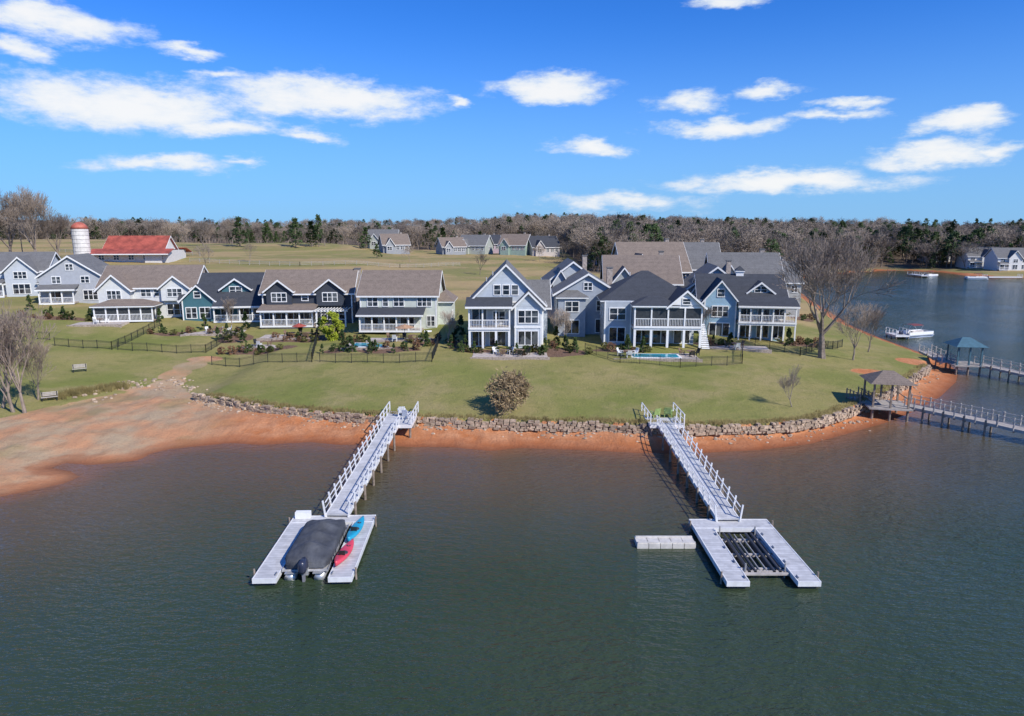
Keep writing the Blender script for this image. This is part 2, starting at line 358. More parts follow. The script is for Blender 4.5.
def leaf_mesh(name,seed,H,Rad,shape,n,ls,mats,base=.12,clumps=60,trunk=.12):
    r=random.Random(seed); tr=MB(); tr.tube([(0,0,-.3),(0,0,H*.5),(0,0,H*.93)],[trunk,trunk*.7,.02],6)
    lf=MB(); cl=[]
    for i in range(clumps):
        h=r.random()**.8
        if shape=='cone': rr=(1-h)**.85*Rad
        elif shape=='pine': rr=Rad*math.sin(math.pi*min(1,(h*.85+.15)))**.6*(1 if h<.8 else .7)
        else: rr=Rad*math.sqrt(max(0,1-(2*h-1)**2))
        z=H*(base+(1-base)*h); an=r.random()*6.283; q=rr*r.uniform(.45,1.08)
        c=Vector((q*math.cos(an),q*math.sin(an),z)); cl.append((c,max(.25*Rad,.1)*r.uniform(.7,1.3)))
        if shape!='round' or i%4==0: tr.tube([(0,0,z-.1*H*r.random()),tuple(c)],[trunk*.3,.01],3,cap=False)
    for i in range(n):
        c,s=r.choice(cl); d=Vector((r.gauss(0,1),r.gauss(0,1),r.gauss(0,.75))).normalized()*s*r.random()**.5
        p=c+d; a=Vector((r.gauss(0,1),r.gauss(0,1),r.gauss(0,1))).normalized()*ls*r.uniform(.6,1.3); b2=a.orthogonal().normalized()*ls*.45
        lf.add([p-a-b2*.3,p+b2,p+a,p-b2],[(0,1,2,3)])
    mb=MB(); mb.v=lf.v+tr.v; o=len(lf.v); mb.f=lf.f+[tuple(i+o for i in f) for f in tr.f]
    me=mb.mesh(name,mats[0],fix=False); me.materials.append(BARK)
    me.polygons.foreach_set('material_index',[0]*len(lf.f)+[1]*len(tr.f)); me.update(); return me
PINE=leafmat('pine_needles',(.065,.10,.038)); EVG=leafmat('evergreen_foliage',(.06,.095,.03)); LIME=leafmat('lime_foliage',(.28,.33,.03)); SHR=leafmat('shrub_foliage',(.08,.115,.035)); SHB=leafmat('russet_foliage',(.20,.11,.06)); OLV=leafmat('olive_foliage',(.15,.145,.045))
def tmat(name,c):
    m,nt,b=newmat(name); oi=N(nt,'ShaderNodeObjectInfo').outputs['Random']
    k=mixc(nt,oi,c,(c[0]*.5,c[1]*.53,c[2]*.58)); nt.links.new(k,b.inputs['Base Color']); b.inputs['Roughness'].default_value=.95; b.inputs['Specular IOR Level'].default_value=.1; return m
DT=tmat('distant_branches',(.34,.275,.215))
fb=[bare_mesh('bare_tree_mesh',50+i,15,.28,4,.08,620,.6,.25,.22,DT) for i in range(4)]
fp=[leaf_mesh('pine_mesh',80+i,16,3.0,'pine',1000,.42,[PINE],.35,50,.2) for i in range(3)]+[leaf_mesh('cedar_mesh',90,10,2.4,'cone',900,.35,[EVG],.08,60,.15)]
forest=link('distant_trees',None)
rr=np.random.RandomState(3)
def region(x0,x1,y0,y1,sp):
    n=int((x1-x0)*(y1-y0)/(sp*sp)); return np.column_stack([rr.uniform(x0,x1,n),rr.uniform(y0,y1,n)])
C=np.vstack([region(-330,330,205,370,5.6),region(-400,400,370,450,6.5),region(-560,580,450,700,13),region(-1000,1000,700,1300,30)])
zz,dd,_=height(C,True); keep=forest_mask(C[:,0],C[:,1],dd)&(np.abs(C[:,0])<C[:,1]*.9+40)
C=C[keep]; zz=zz[keep]
for i,(x,y) in enumerate(C):
    pn=.5+.5*math.sin(x*.021+1.3)*math.sin(y*.013+x*.007)
    pr=.12+.34*pn+(.25 if x>180 else 0)
    s=rr.uniform(.65,1.2)*(.85 if x<-20 else 1.08)*(1.15 if y>700 else 1)
    if rr.rand()<pr: me_=fp[rr.randint(4)]; s*=.85
    else: me_=fb[rr.randint(4)]
    link('tree',me_,forest,(x,y,zz[i]-.3),rr.uniform(0,6.28),(s*1.15,s*1.15,s))
for u,v,h,k in [(240,246,11,'e'),(203,246,11,'b'),(268,243,8,'e'),(296,247,11,'e'),(319,247,12.5,'e'),(312,247,10,'e'),(343,243,9,'b'),(366,249,9,'e'),(428,250,14,'e'),(443,250,11,'e'),(436,252,12,'e'),(405,247,9,'b'),(460,246,12,'b'),(187,243,9,'b'),(172,240,10,'b'),(160,240,8,'b'),(500,250,11,'b'),(545,253,12,'b'),(585,256,13,'e'),(575,250,13,'b'),(220,241,7,'b'),(480,249,9,'e'),(325,246,10,'b'),(232,245,12,'b'),(210,243,10,'b'),(250,262,6,'b'),(205,268,7,'b'),(410,262,6,'b'),(377,258,5,'e'),(565,262,9,'b'),(610,262,10,'e'),(540,262,7,'b'),(480,275,7,'b'),(700,262,14,'b'),(735,266,15,'e'),(760,268,14,'b'),(775,270,12,'e')]:
    x,y,z=hit(u,v); 
    if y>400: y2=330; x=x*y2/y; y=y2; z=hz(x,y)
    if k=='e': link('cedar_tree',fp[3] if h<12 else fp[1],None,(x,y,z),R.uniform(0,6),(h/10*1.5,h/10*1.5,h/10) if h<12 else h/16)
    else: link('bare_tree',fb[R.randint(0,3)],None,(x,y,z),R.uniform(0,6),h/15)
big=bare_mesh('oak_mesh',11,15,.48,6,.035,0,.55,.22,.17,M('oak_bark',(.23,.185,.15),.9,.25,4),3)
x,y,z=hit(822,358); link('oak_tree',big,None,(x,y,z),.4,(1.05,1.05,1.2))
med=[bare_mesh('bare_mesh',21+i,8,.13,5,.024,0,.5,.35,.2,TWIG,3) for i in range(3)]
for u,v,h,i in [(14,412,11.5,0),(25,413,12,1),(2,408,10.5,2),(38,400,7,0),(853,360,8.5,1),(792,407,4.6,2),(566,345,5.5,0),(448,345,5.2,1),(868,352,7,0),(556,340,5,2),(232,325,5,1),(345,322,5,2),(708,335,5,0)]:
    x,y,z=hit(u,v); link('bare_tree',med[i],None,(x,y,z),R.uniform(0,6),h/8)
bush=bare_mesh('round_bush_mesh',33,3.6,.10,5,.028,700,.78,.12,.12,M('bush_twigs',(.30,.22,.12),.9,.3,2),4)
x,y,z=hit(516,409); link('round_bare_tree',bush,None,(x,y,z),0,(1.2,1.2,1.22))
for u,d,sc in [(15,190,1.35),(42,187,1.4),(-12,190,1.25),(62,193,.95)]:
    x=(u-CX)/F*d; y=d; z=hz(x,y); link('oak_tree',big,None,(x,y,z),R.uniform(0,6),(sc*.8,sc*.8,sc))
# ------------------------------------------------------------ houses
def roofmat(n,c): return M('shingles_'+n,c,.9,.15,1.2,kind='shingle')
RD=roofmat('dark',(.055,.06,.068)); RB=roofmat('brown',(.19,.15,.12)); RG=roofmat('gray',(.14,.138,.135)); RN=roofmat('charcoal',(.045,.05,.06))
DARKIN=M('porch_screen',(.04,.043,.046),.35,.3)
FLOORM=M('deck_floor',(.38,.33,.28),.8,.2)
STBASE=M('stone_base',(.34,.28,.23),.9,.3,5,bmp=.04)
class House(Asm):
    def __init__(s,name,u,v,rot,wallc,wallname,roof,xyz=None):
        loc=xyz or hit(u,v); super().__init__(name,loc,rot)
        s.wm=M('siding_'+wallname,wallc,.7,.06,1.5,kind='siding'); s.rm=roof
    def walls(s,x0,x1,y0,y1,h,z0=-1.2): s('walls',s.wm).box(x0,x1,y0,y1,z0,h)
    def corners(s,x0,x1,y0,h,z0=0):
        t=s('corner_boards',WHITE)
        for x in(x0,x1): t.box(x-.1,x+.1,y0-.05,y0+.12,z0,h)
    def gable(s,x0,x1,y0,y1,z,rise,axis='x',ov=.45,th=.22,fill=True,roof=None):
        rf=s('roof',roof or s.rm); w=s('walls',s.wm); t=s('fascia',WHITE)
        z+=.012
        if axis=='y': a0,a1,b0,b1=x0,x1,y0,y1
        else: a0,a1,b0,b1=y0,y1,x0,x1
        c=(a0+a1)/2; sl=rise/(c-a0); e=z-ov*sl
        rf.ext([(a0-ov,e),(c,z+rise),(a1+ov,e),(a1+ov,e+th),(c,z+rise+th*1.1),(a0-ov,e+th)],axis,b0-ov,b1+ov)
        for bb in((b0-ov-.06,b0-ov-.002),(b1+ov+.002,b1+ov+.06)):
            t.ext([(a0-ov,e-.14),(c,z+rise-.14),(a1+ov,e-.14),(a1+ov,e+th*.8),(c,z+rise+th*.8),(a0-ov,e+th*.8)],axis,*bb)
        for aa in((a0-ov-.07,a0-ov-.002),(a1+ov+.002,a1+ov+.07)):
            if axis=='y': t.box(aa[0],aa[1],b0-ov,b1+ov,e-.06,e+th*.85)
            else: t.box(b0-ov,b1+ov,aa[0],aa[1],e-.06,e+th*.85)
        if fill: w.ext([(a0,z-.03),(a1,z-.03),(c,z+rise-.04)],axis,b0,b1)
    def hip(s,x0,x1,y0,y1,z,rise,ov=.5,roof=None):
        rf=s('roof',roof or s.rm); t=s('fascia',WHITE)
        X0,X1,Y0,Y1=x0-ov,x1+ov,y0-ov,y1+ov; t.box(X0,X1,Y0,Y1,z-.2,z)
        X0-=.04;X1+=.04;Y0-=.04;Y1+=.04
        w,d=X1-X0,Y1-Y0
        if w>=d: r0,r1=(X0+d/2,(Y0+Y1)/2),(X1-d/2,(Y0+Y1)/2)
        else: r0,r1=((X0+X1)/2,Y0+w/2),((X0+X1)/2,Y1-w/2)
        zb=z+.01; v=[(X0,Y0,zb),(X1,Y0,zb),(X1,Y1,zb),(X0,Y1,zb),(*r0,z+rise),(*r1,z+rise)]
        if w>=d: f=[(0,1,5,4),(1,2,5),(2,3,4,5),(3,0,4),(0,3,2,1)]
        else: f=[(0,1,4),(1,2,5,4),(2,3,5),(3,0,4,5),(0,3,2,1)]
        rf.add(v,f)
    def shed(s,x0,x1,y0,y1,zl,zh,roof=None,th=.15):
        s('porch_roof',roof or s.rm).ext([(y0,zl),(y1,zh),(y1,zh+th),(y0,zl+th)],'x',x0,x1)
        s('fascia',WHITE).box(x0,x1,y0-.06,y0-.003,zl-.15,zl+th-.02)
    def win(s,a,z,w,h,face='f',at=0,mull=1,door=False):
        g=s('window_glass',GLASS); t=s('window_frames',WHITE)
        def fbx(mb,a0,a1,d0,d1,z0,z1):
            if face=='f': mb.box(a0,a1,at-d1,at-d0,z0,z1)
            elif face=='r': mb.box(at+d0,at+d1,a0,a1,z0,z1)
            else: mb.box(at-d1,at-d0,a0,a1,z0,z1)
        fbx(g,a-w/2,a+w/2,-.05,.03,z,z+h); k=.12
        fbx(t,a-w/2-k,a-w/2,0,.09,z-k,z+h+k); fbx(t,a+w/2,a+w/2+k,0,.09,z-k,z+h+k)
        fbx(t,a-w/2,a+w/2,0,.09,z+h,z+h+k*1.3); fbx(t,a-w/2,a+w/2,0,.11,z-k,z)
        for i in range(1,mull+1):
            x=a-w/2+w*i/(mull+1); fbx(t,x-.06,x+.06,.031,.07,z,z+h)
        if not door: fbx(t,a-w/2,a+w/2,.031,.06,z+h*.5-.035,z+h*.5+.035)
    def porch(s,x0,x1,y0,y1,z0,z1,n,screen=False,floor=True,rail=True,pw=.2,base=False,beam=.3):
        p=s('porch_posts',WHITE)
        for i in range(n):
            x=x0+pw/2+(x1-x0-pw)*i/(n-1); p.box(x-pw/2,x+pw/2,y0,y0+pw,z0,z1)
        p.box(x0,x1,y0+.004,y0+pw-.004,z1-beam,z1-.004)
        if floor: s('porch_floor',FLOORM).box(x0,x1,y0-.1,y1,z0-.25,z0-.01); p.box(x0-.03,x1+.03,y0-.14,y0-.102,z0-.3,z0)
        if rail:
            p.box(x0,x1,y0+.05,y0+.13,z0+.95,z0+1.05)
            k=x0
            while k<x1: p.box(k,k+.05,y0+.07,y0+.11,z0+.05,z0+.95); k+=.22
        if screen:
            q=s('porch_screens',DARKIN)
            q.box(x0+pw,x1-pw,y0+.14,y0+.16,z0,z1-beam); q.box(x1-.16,x1-.14,y0+pw,y1,z0,z1-beam); q.box(x0+.14,x0+.16,y0+pw,y1,z0,z1-beam)
            for xx in (x0+.001,x1-pw-.001): p.box(xx,xx+pw,y0+(y1-y0)*.5-.1,y0+(y1-y0)*.5+.1,z0,z1)
        for xx in (x0+.002,x1-pw-.002): p.box(xx,xx+pw,y0+pw,y1,z1-beam,z1-.006)
    def chim(s,x,y,z0,z1,w=.9): s('chimney',M('chimney_stone',(.35,.3,.26),.9,.3,3)).box(x-w/2,x+w/2,y-w/2,y+w/2,z0,z1); s('chimney_cap',RG).box(x-w/2-.1,x+w/2+.1,y-w/2-.1,y+w/2+.1,z1+.003,z1+.15)
    def pipes(s,pts):
        for x,y,z in pts: s('roof_vents',M('vent_metal',(.5,.5,.5),.4,.1)).tube([(x,y,z-.4),(x,y,z+.35)],[.09,.09],6)
h=House('gabled_lake_house',506,349,0,(.50,.55,.60),'pale_blue',RG)
h.walls(-5.3,5.3,2.2,15,6.2); h.gable(-5.3,5.3,2.2,15,6.2,5.3,'y'); h.corners(-5.2,5.2,2.2,6.2)
h.porch(-5.2,.6,-.4,2.2,3.1,5.9,4,rail=True); h.porch(-5.2,.6,-.4,2.2,.1,2.8,4,floor=False,rail=False,pw=.3)
h.shed(-5.6,.9,-.9,2.2,5.9,6.9,RN)
h.walls(1.2,5.0,.6,2.2,5.9); h.gable(1.2,5.0,.6,4,5.9,1.9,'y'); h.corners(1.3,4.9,.6,5.9)
h.win(3.1,3.6,2.7,1.7,at=.6,mull=2); h.win(3.1,.5,2.7,1.9,at=.6,mull=2,door=True); h('trim_band',WHITE).box(1.15,5.05,.54,.6,2.85,3.15)
h.win(-3.9,.1,1.8,2.3,at=2.2,door=True); h.win(-1.2,.1,2.2,2.3,at=2.2,door=True); h.win(-3.8,3.2,2.0,2.2,at=2.2,door=True); h.win(-1.0,3.4,1.6,1.6,at=2.2)
h.win(-1.25,7.4,.85,1.3,at=2.2,mull=0); h.win(0,7.4,.85,1.3,at=2.2,mull=0); h.win(1.25,7.4,.85,1.3,at=2.2,mull=0)
h('trim_band',WHITE).box(-5.3,5.3,2.13,2.2,6.2,6.45)
h.gable(2.5,6.2,7,15,5.2,3.4,'x'); h.walls(2.5,6.1,7,15,5.2); h.win(10,3.3,1.2,1.5,'r',at=6.1); h.win(5,3.4,1,1.5,'r',at=5.3,mull=0)
h.win(5,3.4,1,1.5,'l',at=-5.3); h.win(9,3.4,1,1.5,'l',at=-5.3); h.pipes([(-2,7,10),(-3,9,9)])
h.done()
h=House('sage_lake_house',401,333,0,(.56,.60,.53),'sage',RB)
h.walls(-7,5.6,2.4,13,5.9); h.gable(-7,5.6,2.4,13,5.9,3.5,'x'); h.corners(-6.9,5.5,2.4,5.9)
h.walls(5.6,7.8,5,12,4.6); h.hip(5.0,7.8,5,12,4.6,1.6)
h.porch(-6.6,3.4,-.6,2.4,.5,2.9,6,screen=False); h.shed(-7,3.8,-1.0,2.4,2.9,3.75,RN)
for x in(-4.9,-.6): h.win(x,4.1,1.6,1.35,at=2.4)
h.win(-2.8,4.1,.8,1.3,at=2.4,mull=0); h.win(3.6,4.1,2.2,1.35,at=2.4,mull=2)
for x in(-5.2,-2.3,.7): h.win(x,.6,2.2,2.1,at=2.4,door=True)
h.win(4.6,.8,1.2,1.6,at=2.4); h.win(7,1.2,1.2,1.6,'r',at=7.8); h.pipes([(0,9,8.6),(2,9,8.6),(-3,10,8)])
for k in range(4): h('stair',WHITE).box(3.8,5.0,-.2-.3*k,.1-.3*k,-.2,.4-.13*k)
h.done()
h=House('charcoal_lake_house',306,327,4,(.042,.05,.066),'charcoal',RB)
h.walls(-7.8,7.6,2.6,13,5.6); h.gable(-7.8,7.6,2.6,13,5.6,3.5,'x'); h.corners(-7.7,7.5,2.6,5.6)
h.walls(-6.9,-2.6,2.0,6,6.1,3.4); h.gable(-6.9,-2.6,2.0,7,6.1,1.7,'y'); h.walls(1.6,6.2,2.0,6,6.1,3.4); h.gable(1.6,6.2,2.0,7,6.1,1.8,'y')
h.win(-4.75,4.2,2.4,1.4,at=2.0,mull=2); h.win(3.9,4.2,2.4,1.4,at=2.0,mull=2); h.win(-.5,4.3,1,1.1,at=2.6,mull=0)
h.porch(-7.4,1.4,-.8,2.6,.4,2.8,5); h.shed(-7.8,1.8,-1.2,2.6,2.85,3.6,RB)
h('stone_base',STBASE).box(-7.4,7.4,-.7,2.59,-1.2,.12)
for x in(-5.7,-2.6,.2): h.win(x,.5,1.9,2.1,at=2.6,door=True)
h.win(4.2,1.0,4,1.7,at=2.6,mull=3)
pg=h('pergola',WHITE)
for x in(2.2,7.0): pg.box(x-.12,x+.12,-1.6,-1.36,.13,2.8)
for k in range(11): pg.box(1.9+.53*k,2.0+.53*k,-2.0,2.55,2.95,3.1)
pg.box(1.8,7.4,-1.62,-1.4,2.78,2.94)
h.chim(7.9,8,0,9.4,1.0); h.pipes([(-1,9,8.6),(1,10,8.3)]); h.win(5,3.8,1,1.4,'r',at=7.6)
h.done()
h=House('teal_lake_house',226,322,8,(.05,.145,.175),'teal',RN)
h.walls(-8,7.2,2.2,13,3.9); h.gable(-8,7.2,2.2,13,3.9,4.1,'x'); h.walls(-7.4,-2.0,.8,5,3.9); h.gable(-7.4,-2.0,.8,7,3.9,2.5,'y')
h.walls(-1.2,3.6,3.4,8,5.6,3); h.gable(-1.2,3.6,3.4,9,5.6,1.7,'y')
h.win(-5.9,.7,1.7,1.8,at=.8); h.win(-3.6,.7,1.7,1.8,at=.8); h.win(-4.7,4.3,1,1,at=.8,mull=0); h.win(1.2,4.7,2.0,1.2,at=3.4)
h.porch(-1.8,7.0,-.8,2.2,.3,2.7,5); h.shed(-1.9,7.5,-1.2,2.2,2.75,4.1,RN)
for x in(-.3,2.6,5.4): h.win(x,.4,1.9,2.0,at=2.2,door=True)
h.corners(-7.3,-2.1,.8,3.9); h.pipes([(5,9,7.4)]); h.win(7,1,1.2,1.6,'r',at=7.2); h.win(7.4,4.6,1.2,1.3,'r',at=7.2); h.chim(-6,9,4,8.8,.9)
h.done()
h=House('white_lake_house',145,320,8,(.66,.67,.65),'off_white',RB)
h.walls(-8,8,2.2,13,5.6); h.gable(-8,8,2.2,13,5.6,3.4,'x'); h.walls(-7.6,-2.4,.8,5,5.4); h.gable(-7.6,-2.4,.8,7,5.4,2.4,'y')
h.walls(2.6,7.2,1.4,5,5.6,3.2); h.gable(2.6,7.2,1.4,7,5.6,1.9,'y'); h.win(4.9,4.0,2.4,1.3,at=1.4,mull=2)
h.win(-5,3.7,2.2,1.4,at=.8,mull=2); h.win(-.2,4,1.6,1.2,at=2.2); h.win(1.6,4,.8,1.2,at=2.2,mull=0)
h.porch(-7.4,2.2,-2.2,.8,.3,2.7,6,screen=True); h.hip(-7.4,2.2,-2.2,2.2,2.75,1.0,.4); h.win(4.8,.6,3.2,1.9,at=2.2,mull=2)
h.win(6,4,1.2,1.4,'r',at=8); h.win(9,4,1.2,1.4,'r',at=8); h.win(7,.8,1.6,1.6,'r',at=8); h.pipes([(0,10,8)])
h.done()
h=House('gray_lake_house',70,304,14,(.40,.42,.45),'gray',RG)
h.walls(-5.5,5.5,1.8,13,5.2); h.gable(-5.5,5.5,1.8,13,5.2,3.8,'y'); h.porch(-5,1,-.6,1.8,.3,2.7,4); h.shed(-5.4,1.4,-1,1.8,2.75,3.5); h.gable(2,8.5,5,12,4,2.6,'x'); h.walls(2,8.4,5,12,4)
h.win(-2.5,3.9,1.4,1.2,at=1.8); h.win(2.5,3.9,1.4,1.2,at=1.8); h.win(0,6.4,1.2,1.1,at=1.8); h.win(3.2,.6,2.4,1.8,at=1.8,mull=2); h.win(-3,.4,2,2.1,at=1.8,door=True); h.win(7.0,1,1.2,1.5,at=5); h.done()
h=House('blue_gray_lake_house',12,297,16,(.50,.54,.58),'blue_gray',RG)
h.walls(-7,6,1.8,13,5.2); h.gable(-7,6,1.8,13,5.2,3.4,'x'); h.walls(-1,4.6,.4,5,5.2); h.gable(-1,4.6,.4,7,5.2,2.7,'y'); h.porch(-6.6,-1,-.8,1.8,.3,2.7,4); h.shed(-7,-1,-1.2,1.8,2.75,3.5)
h.win(1.8,3.7,2.2,1.3,at=.4,mull=2); h.win(1.8,.6,3,1.9,at=.4,mull=2); h.win(-4,3.8,1.8,1.2,at=1.8); h.win(-4,.4,3,2,at=1.8,door=True); h.porch(4.8,8.6,0,4,.3,2.7,3,screen=True); h.hip(4.8,8.6,0,4.5,2.7,1.1,.3); h.done()
h=House('porch_lake_house',652,349,-3,(.42,.46,.50),'slate_blue',RN)
h.walls(-6.5,6.5,4,16,6.4); h.hip(-6.5,6.5,4,16,6.4,3.9,.6); h.walls(-6.5,-2.6,3.2,4,6.3); 
h.porch(-2.6,6.8,.2,4,3.2,6.0,5,screen=True); h.porch(-2.6,6.8,.2,4,.15,2.9,5,floor=False,rail=False,pw=.32)
h.gable(2.2,6.8,.2,7,6.05,2.0,'y'); h.hip(-2.6,3.4,.2,5,6.05,1.2,.3)
h('gable_trim',WHITE).ext([(2.5,6.1),(6.5,6.1),(4.5,7.85)],'y',.12,.198)
h.win(4.5,6.3,1.0,.7,at=.12,mull=0)
for x in(-1,1.8,4.8): h.win(x,.2,2.2,2.3,at=4,door=True)
h.win(-4.6,3.7,2.2,1.6,at=3.2); h.win(-4.6,.5,2.2,2.0,at=3.2,door=True); h.corners(-6.4,-2.7,3.2,6.3)
h.win(7,3.6,1,1.6,'l',at=-6.5,mull=0); h.win(11,3.6,1,1.6,'l',at=-6.5,mull=0); h.win(8,3.8,1.2,1.5,'r',at=6.5); h.pipes([(-2,12,9.6),(1,12,9.6)])
st=h('stairs',WHITE)
for k in range(14): st.box(7.0+.0,8.1,.6+.28*k,.88+.28*k,.1+.22*k-.15,.1+.22*k)
h.done()
h=House('slate_gabled_house',588,338,-2,(.34,.38,.43),'slate',RG)
h.walls(-5,5,2,14,6.6); h.gable(-5,5,2,14,6.6,3.0,'y'); h.walls(-4.6,-.4,.8,3,6.2); h.hip(-4.6,-.4,.8,6,6.2,1.5,.4); h.win(-2.5,4,2,1.5,at=.8); h.win(-2.5,.6,2.2,2,at=.8,door=True)
h.win(2.4,4,2,1.5,at=2); h.win(2.4,.6,2.2,2,at=2,door=True); h.win(0,7.2,1.2,1.1,at=2); h.corners(-4.9,4.9,2,6.5); h.win(5,4,1,1.5,'l',at=-5); h.win(9,4,1,1.5,'l',at=-5); h.chim(4,9,6,10.2); h.done()
h=House('blue_lake_house',744,341,-10,(.30,.46,.57),'sky_blue',RN)
h.walls(-6.8,6.5,3,15,6.2); h.gable(-6.8,6.5,3,15,6.2,3.5,'x'); h.walls(-6.2,-1.2,1.6,5,6.2); h.gable(-6.2,-1.2,1.6,9,6.2,3.0,'y'); h.corners(-6.1,-1.3,1.6,6.2)
h.win(-3.7,3.6,2.4,1.6,at=1.6,mull=2); h.win(-3.7,.5,3,2,at=1.6,mull=2,door=True); h.win(-3.7,6.8,1,1.1,at=1.6,mull=0)
h.porch(-1.0,7.6,0,3,3.1,5.4,6); h.porch(-1.0,7.6,0,3,.15,2.8,6,floor=False,rail=False); h.shed(-1.2,7.9,-.4,3,5.45,6.5,RN)
for x in(.6,3.2,5.6):
    h.win(x,3.2,1.7,2,at=3,door=True); h.win(x,.2,1.7,2.2,at=3,door=True)
h.gable(1,4.6,4.5,9,7.4,1.4,'y'); h.walls(1,4.6,4.5,8,7.4,6); h.win(2.8,7.3,1.8,.9,at=4.5); h.win(8,3.6,1.4,1.5,'r',at=6.5); h.win(11,.8,1.4,1.5,'r',at=6.5); h.win(7,3.6,1.2,1.5,'l',at=-6.8)
cu=h('cupola',WHITE); cu.box(-.6,.6,8.4,9.6,9.2,10.5); h.hip(-.6,.6,8.4,9.6,10.5,.8,.15)
h.done()
def rear(x,y,w,d,hh,rise,col,cn,roof,rot=0,ax='x',name='rear_house'):
    h=House(name,0,0,rot,col,cn,roof,(x,y,hz(x,y))); h.walls(-w/2,w/2,0,d,hh); h.gable(-w/2,w/2,0,d,hh,rise,ax); h.walls(-w/2+1,-w/2+w*.4,-1.2,3,hh); h.gable(-w/2+1,-w/2+w*.4,-1.2,d*.5,hh,rise*.6,'y')
    for k in range(3): h.win(-w/2+w*.55+k*w*.17,hh-2.1,1.2,1.4,at=0)
    h.win(-w/2+w*.22,hh-2.2,1.8,1.4,at=-1.2); h.win(d*.5,hh-2.1,1.2,1.4,'r',at=w/2); h.pipes([(0,d*.6,hh+rise*.8)]); h.chim(w*.3,d*.6,hh,hh+rise+.8,.8); h.done()
rear(23,120,13,13,6.6,4.4,(.36,.38,.38),'rear_gray',RB,-5); rear(45,131,13,12,7.8,5.0,(.5,.5,.48),'rear_pale',RG,-8); rear(35,117,10,12,6.6,3.8,(.30,.38,.46),'rear_dark',RG,-8,'y')
rear(10.5,118,9,12,6.4,3.4,(.42,.46,.5),'rear_blue',RG,0,'y'); rear(55,146,13,12,7,4,(.4,.4,.38),'rear_tan',RG,-10); rear(30,142,14,12,7.8,5.6,(.3,.3,.3),'rear_olive',RB,6); rear(40,158,16,12,7.8,5.6,(.4,.4,.4),'rear_tan',RG,-4)
for i,(u,dd_) in enumerate([(455,300),(472,306),(487,318),(512,300),(528,308),(546,300),(398,285),(384,300),(612,270),(640,262)]):
    x=(u-CX)/F*dd_; rear(x,dd_,11+R.uniform(-2,2),11,3.4+R.uniform(0,1.2),3.4+R.uniform(0,1.2),(.3+.1*(i%3),.32+.08*(i%2)+.03*(i%3),.34+.05*(i%3)),'far_%d'%(i%6),(RB,RG,RN)[i%3],R.uniform(-25,25),name='distant_house')
for u,v,w in[(985,268,15),(1012,270,12),(938,262,11)]:
    x,y,z=hit(u,v); h=House('white_lake_house',0,0,-10,(.74,.74,.72),'bright_white',RG,(x,y,z)); h.walls(-w/2,w/2,0,12,5.2); h.gable(-w/2,w/2,0,12,5.2,4,'x'); h.walls(-2,3,-1,3,5.2); h.gable(-2,3,-1,6,5.2,3,'y'); h.porch(-w/2,-2.2,-2,0,.2,2.6,3); h.shed(-w/2,-2.2,-2.3,0,2.6,3.3)
    for k in(-w/2+2,.5,w/2-1.6): h.win(k,3.3,1.6,1.3,at=-1 if k==.5 else 0); h.win(k,.5,1.8,1.7,at=-1 if k==.5 else 0)
    h.done()
RED=M('red_metal_roof',(.36,.085,.055),.6,.3,.5,kind='batten'); 
bx=(135-CX)/F*195; by=195; h=House('red_roof_barn',0,0,6,(.64,.62,.59),'barn_white',RED,(bx,by,hz(bx,by)-.3))
h.walls(-10,10,0,14,3.4); h.gable(-8,8,2,12,3.6,3.8,'x',ov=.6); h.shed(-11,11,-2.5,2,2.6,3.9,RED); h.shed(-11,11,16.5,12,2.6,3.9,RED); h.walls(4,8.5,-1,2,3); 
for x in(-8,-4,0,4,8): h.win(x,1,1.4,1.3,at=0)
h.done()
sx=(87-CX)/F*192; a=Asm('farm_silo',(sx,192,hz(sx,192)))
a('silo_wall',M('silo_concrete',(.66,.64,.60),.8,.15,1)).tube([(0,0,-1),(0,0,9)],[2.1,2.1],20)
for k in range(8): a('hoops',M('hoop_steel',(.4,.38,.36),.6)).tube([(0,0,.6+k*1.1),(0,0,.7+k*1.1)],[2.14,2.14],20)
a('dome',M('dome_red',(.42,.12,.08),.6,.2,1),True).tube([(0,0,9.01),(0,0,9.8),(0,0,10.5),(0,0,10.9)],[2.2,1.9,1.2,.2],20)
a.done()
# ------------------------------------------------------------ fences
BLK=M('black_metal',(.02,.022,.02),.5,.1)
def fence(px,hgt=1.2,mat=BLK,name='metal_fence'):
    mb=MB(); pts=[hit(u,v) for u,v in px]
    for (x0,y0,_),(x1,y1,_) in zip(pts[:-1],pts[1:]):
        L=math.hypot(x1-x0,y1-y0); n=max(2,int(L/2)); prev=None
        Q=np.array([(x0+(x1-x0)*i/(n*12),y0+(y1-y0)*i/(n*12)) for i in range(n*12+1)]); zz=height(Q)
        for i,(q,z) in enumerate(zip(Q,zz)):
            if i%12==0:
                mb.box(q[0]-.035,q[0]+.035,q[1]-.035,q[1]+.035,z-.2,z+hgt+.08)
                if prev is not None:
                    for hh in(.15,hgt-.15,hgt): mb.bar((prev[0],prev[1],prev[2]+hh),(q[0],q[1],z+hh),.03,.035)
                prev=(q[0],q[1],z)
            else: mb.bar((q[0],q[1],z+.1),(q[0],q[1],z+hgt),.016,.016)
    link(name,mb.mesh(name,mat,fix=False))
for px in [[(55,346),(112,350),(160,326)],[(118,350),(206,353),(232,336)],[(212,365),(312,362),(318,334)],[(320,362),(432,362),(440,340)],[(585,352),(620,363),(680,368),(742,364),(742,350)],[(755,346),(800,356),(842,347)],[(0,336),(50,340)]]: fence(px)
PW_=M('painted_board_fence',(.36,.33,.28),.8,.2)
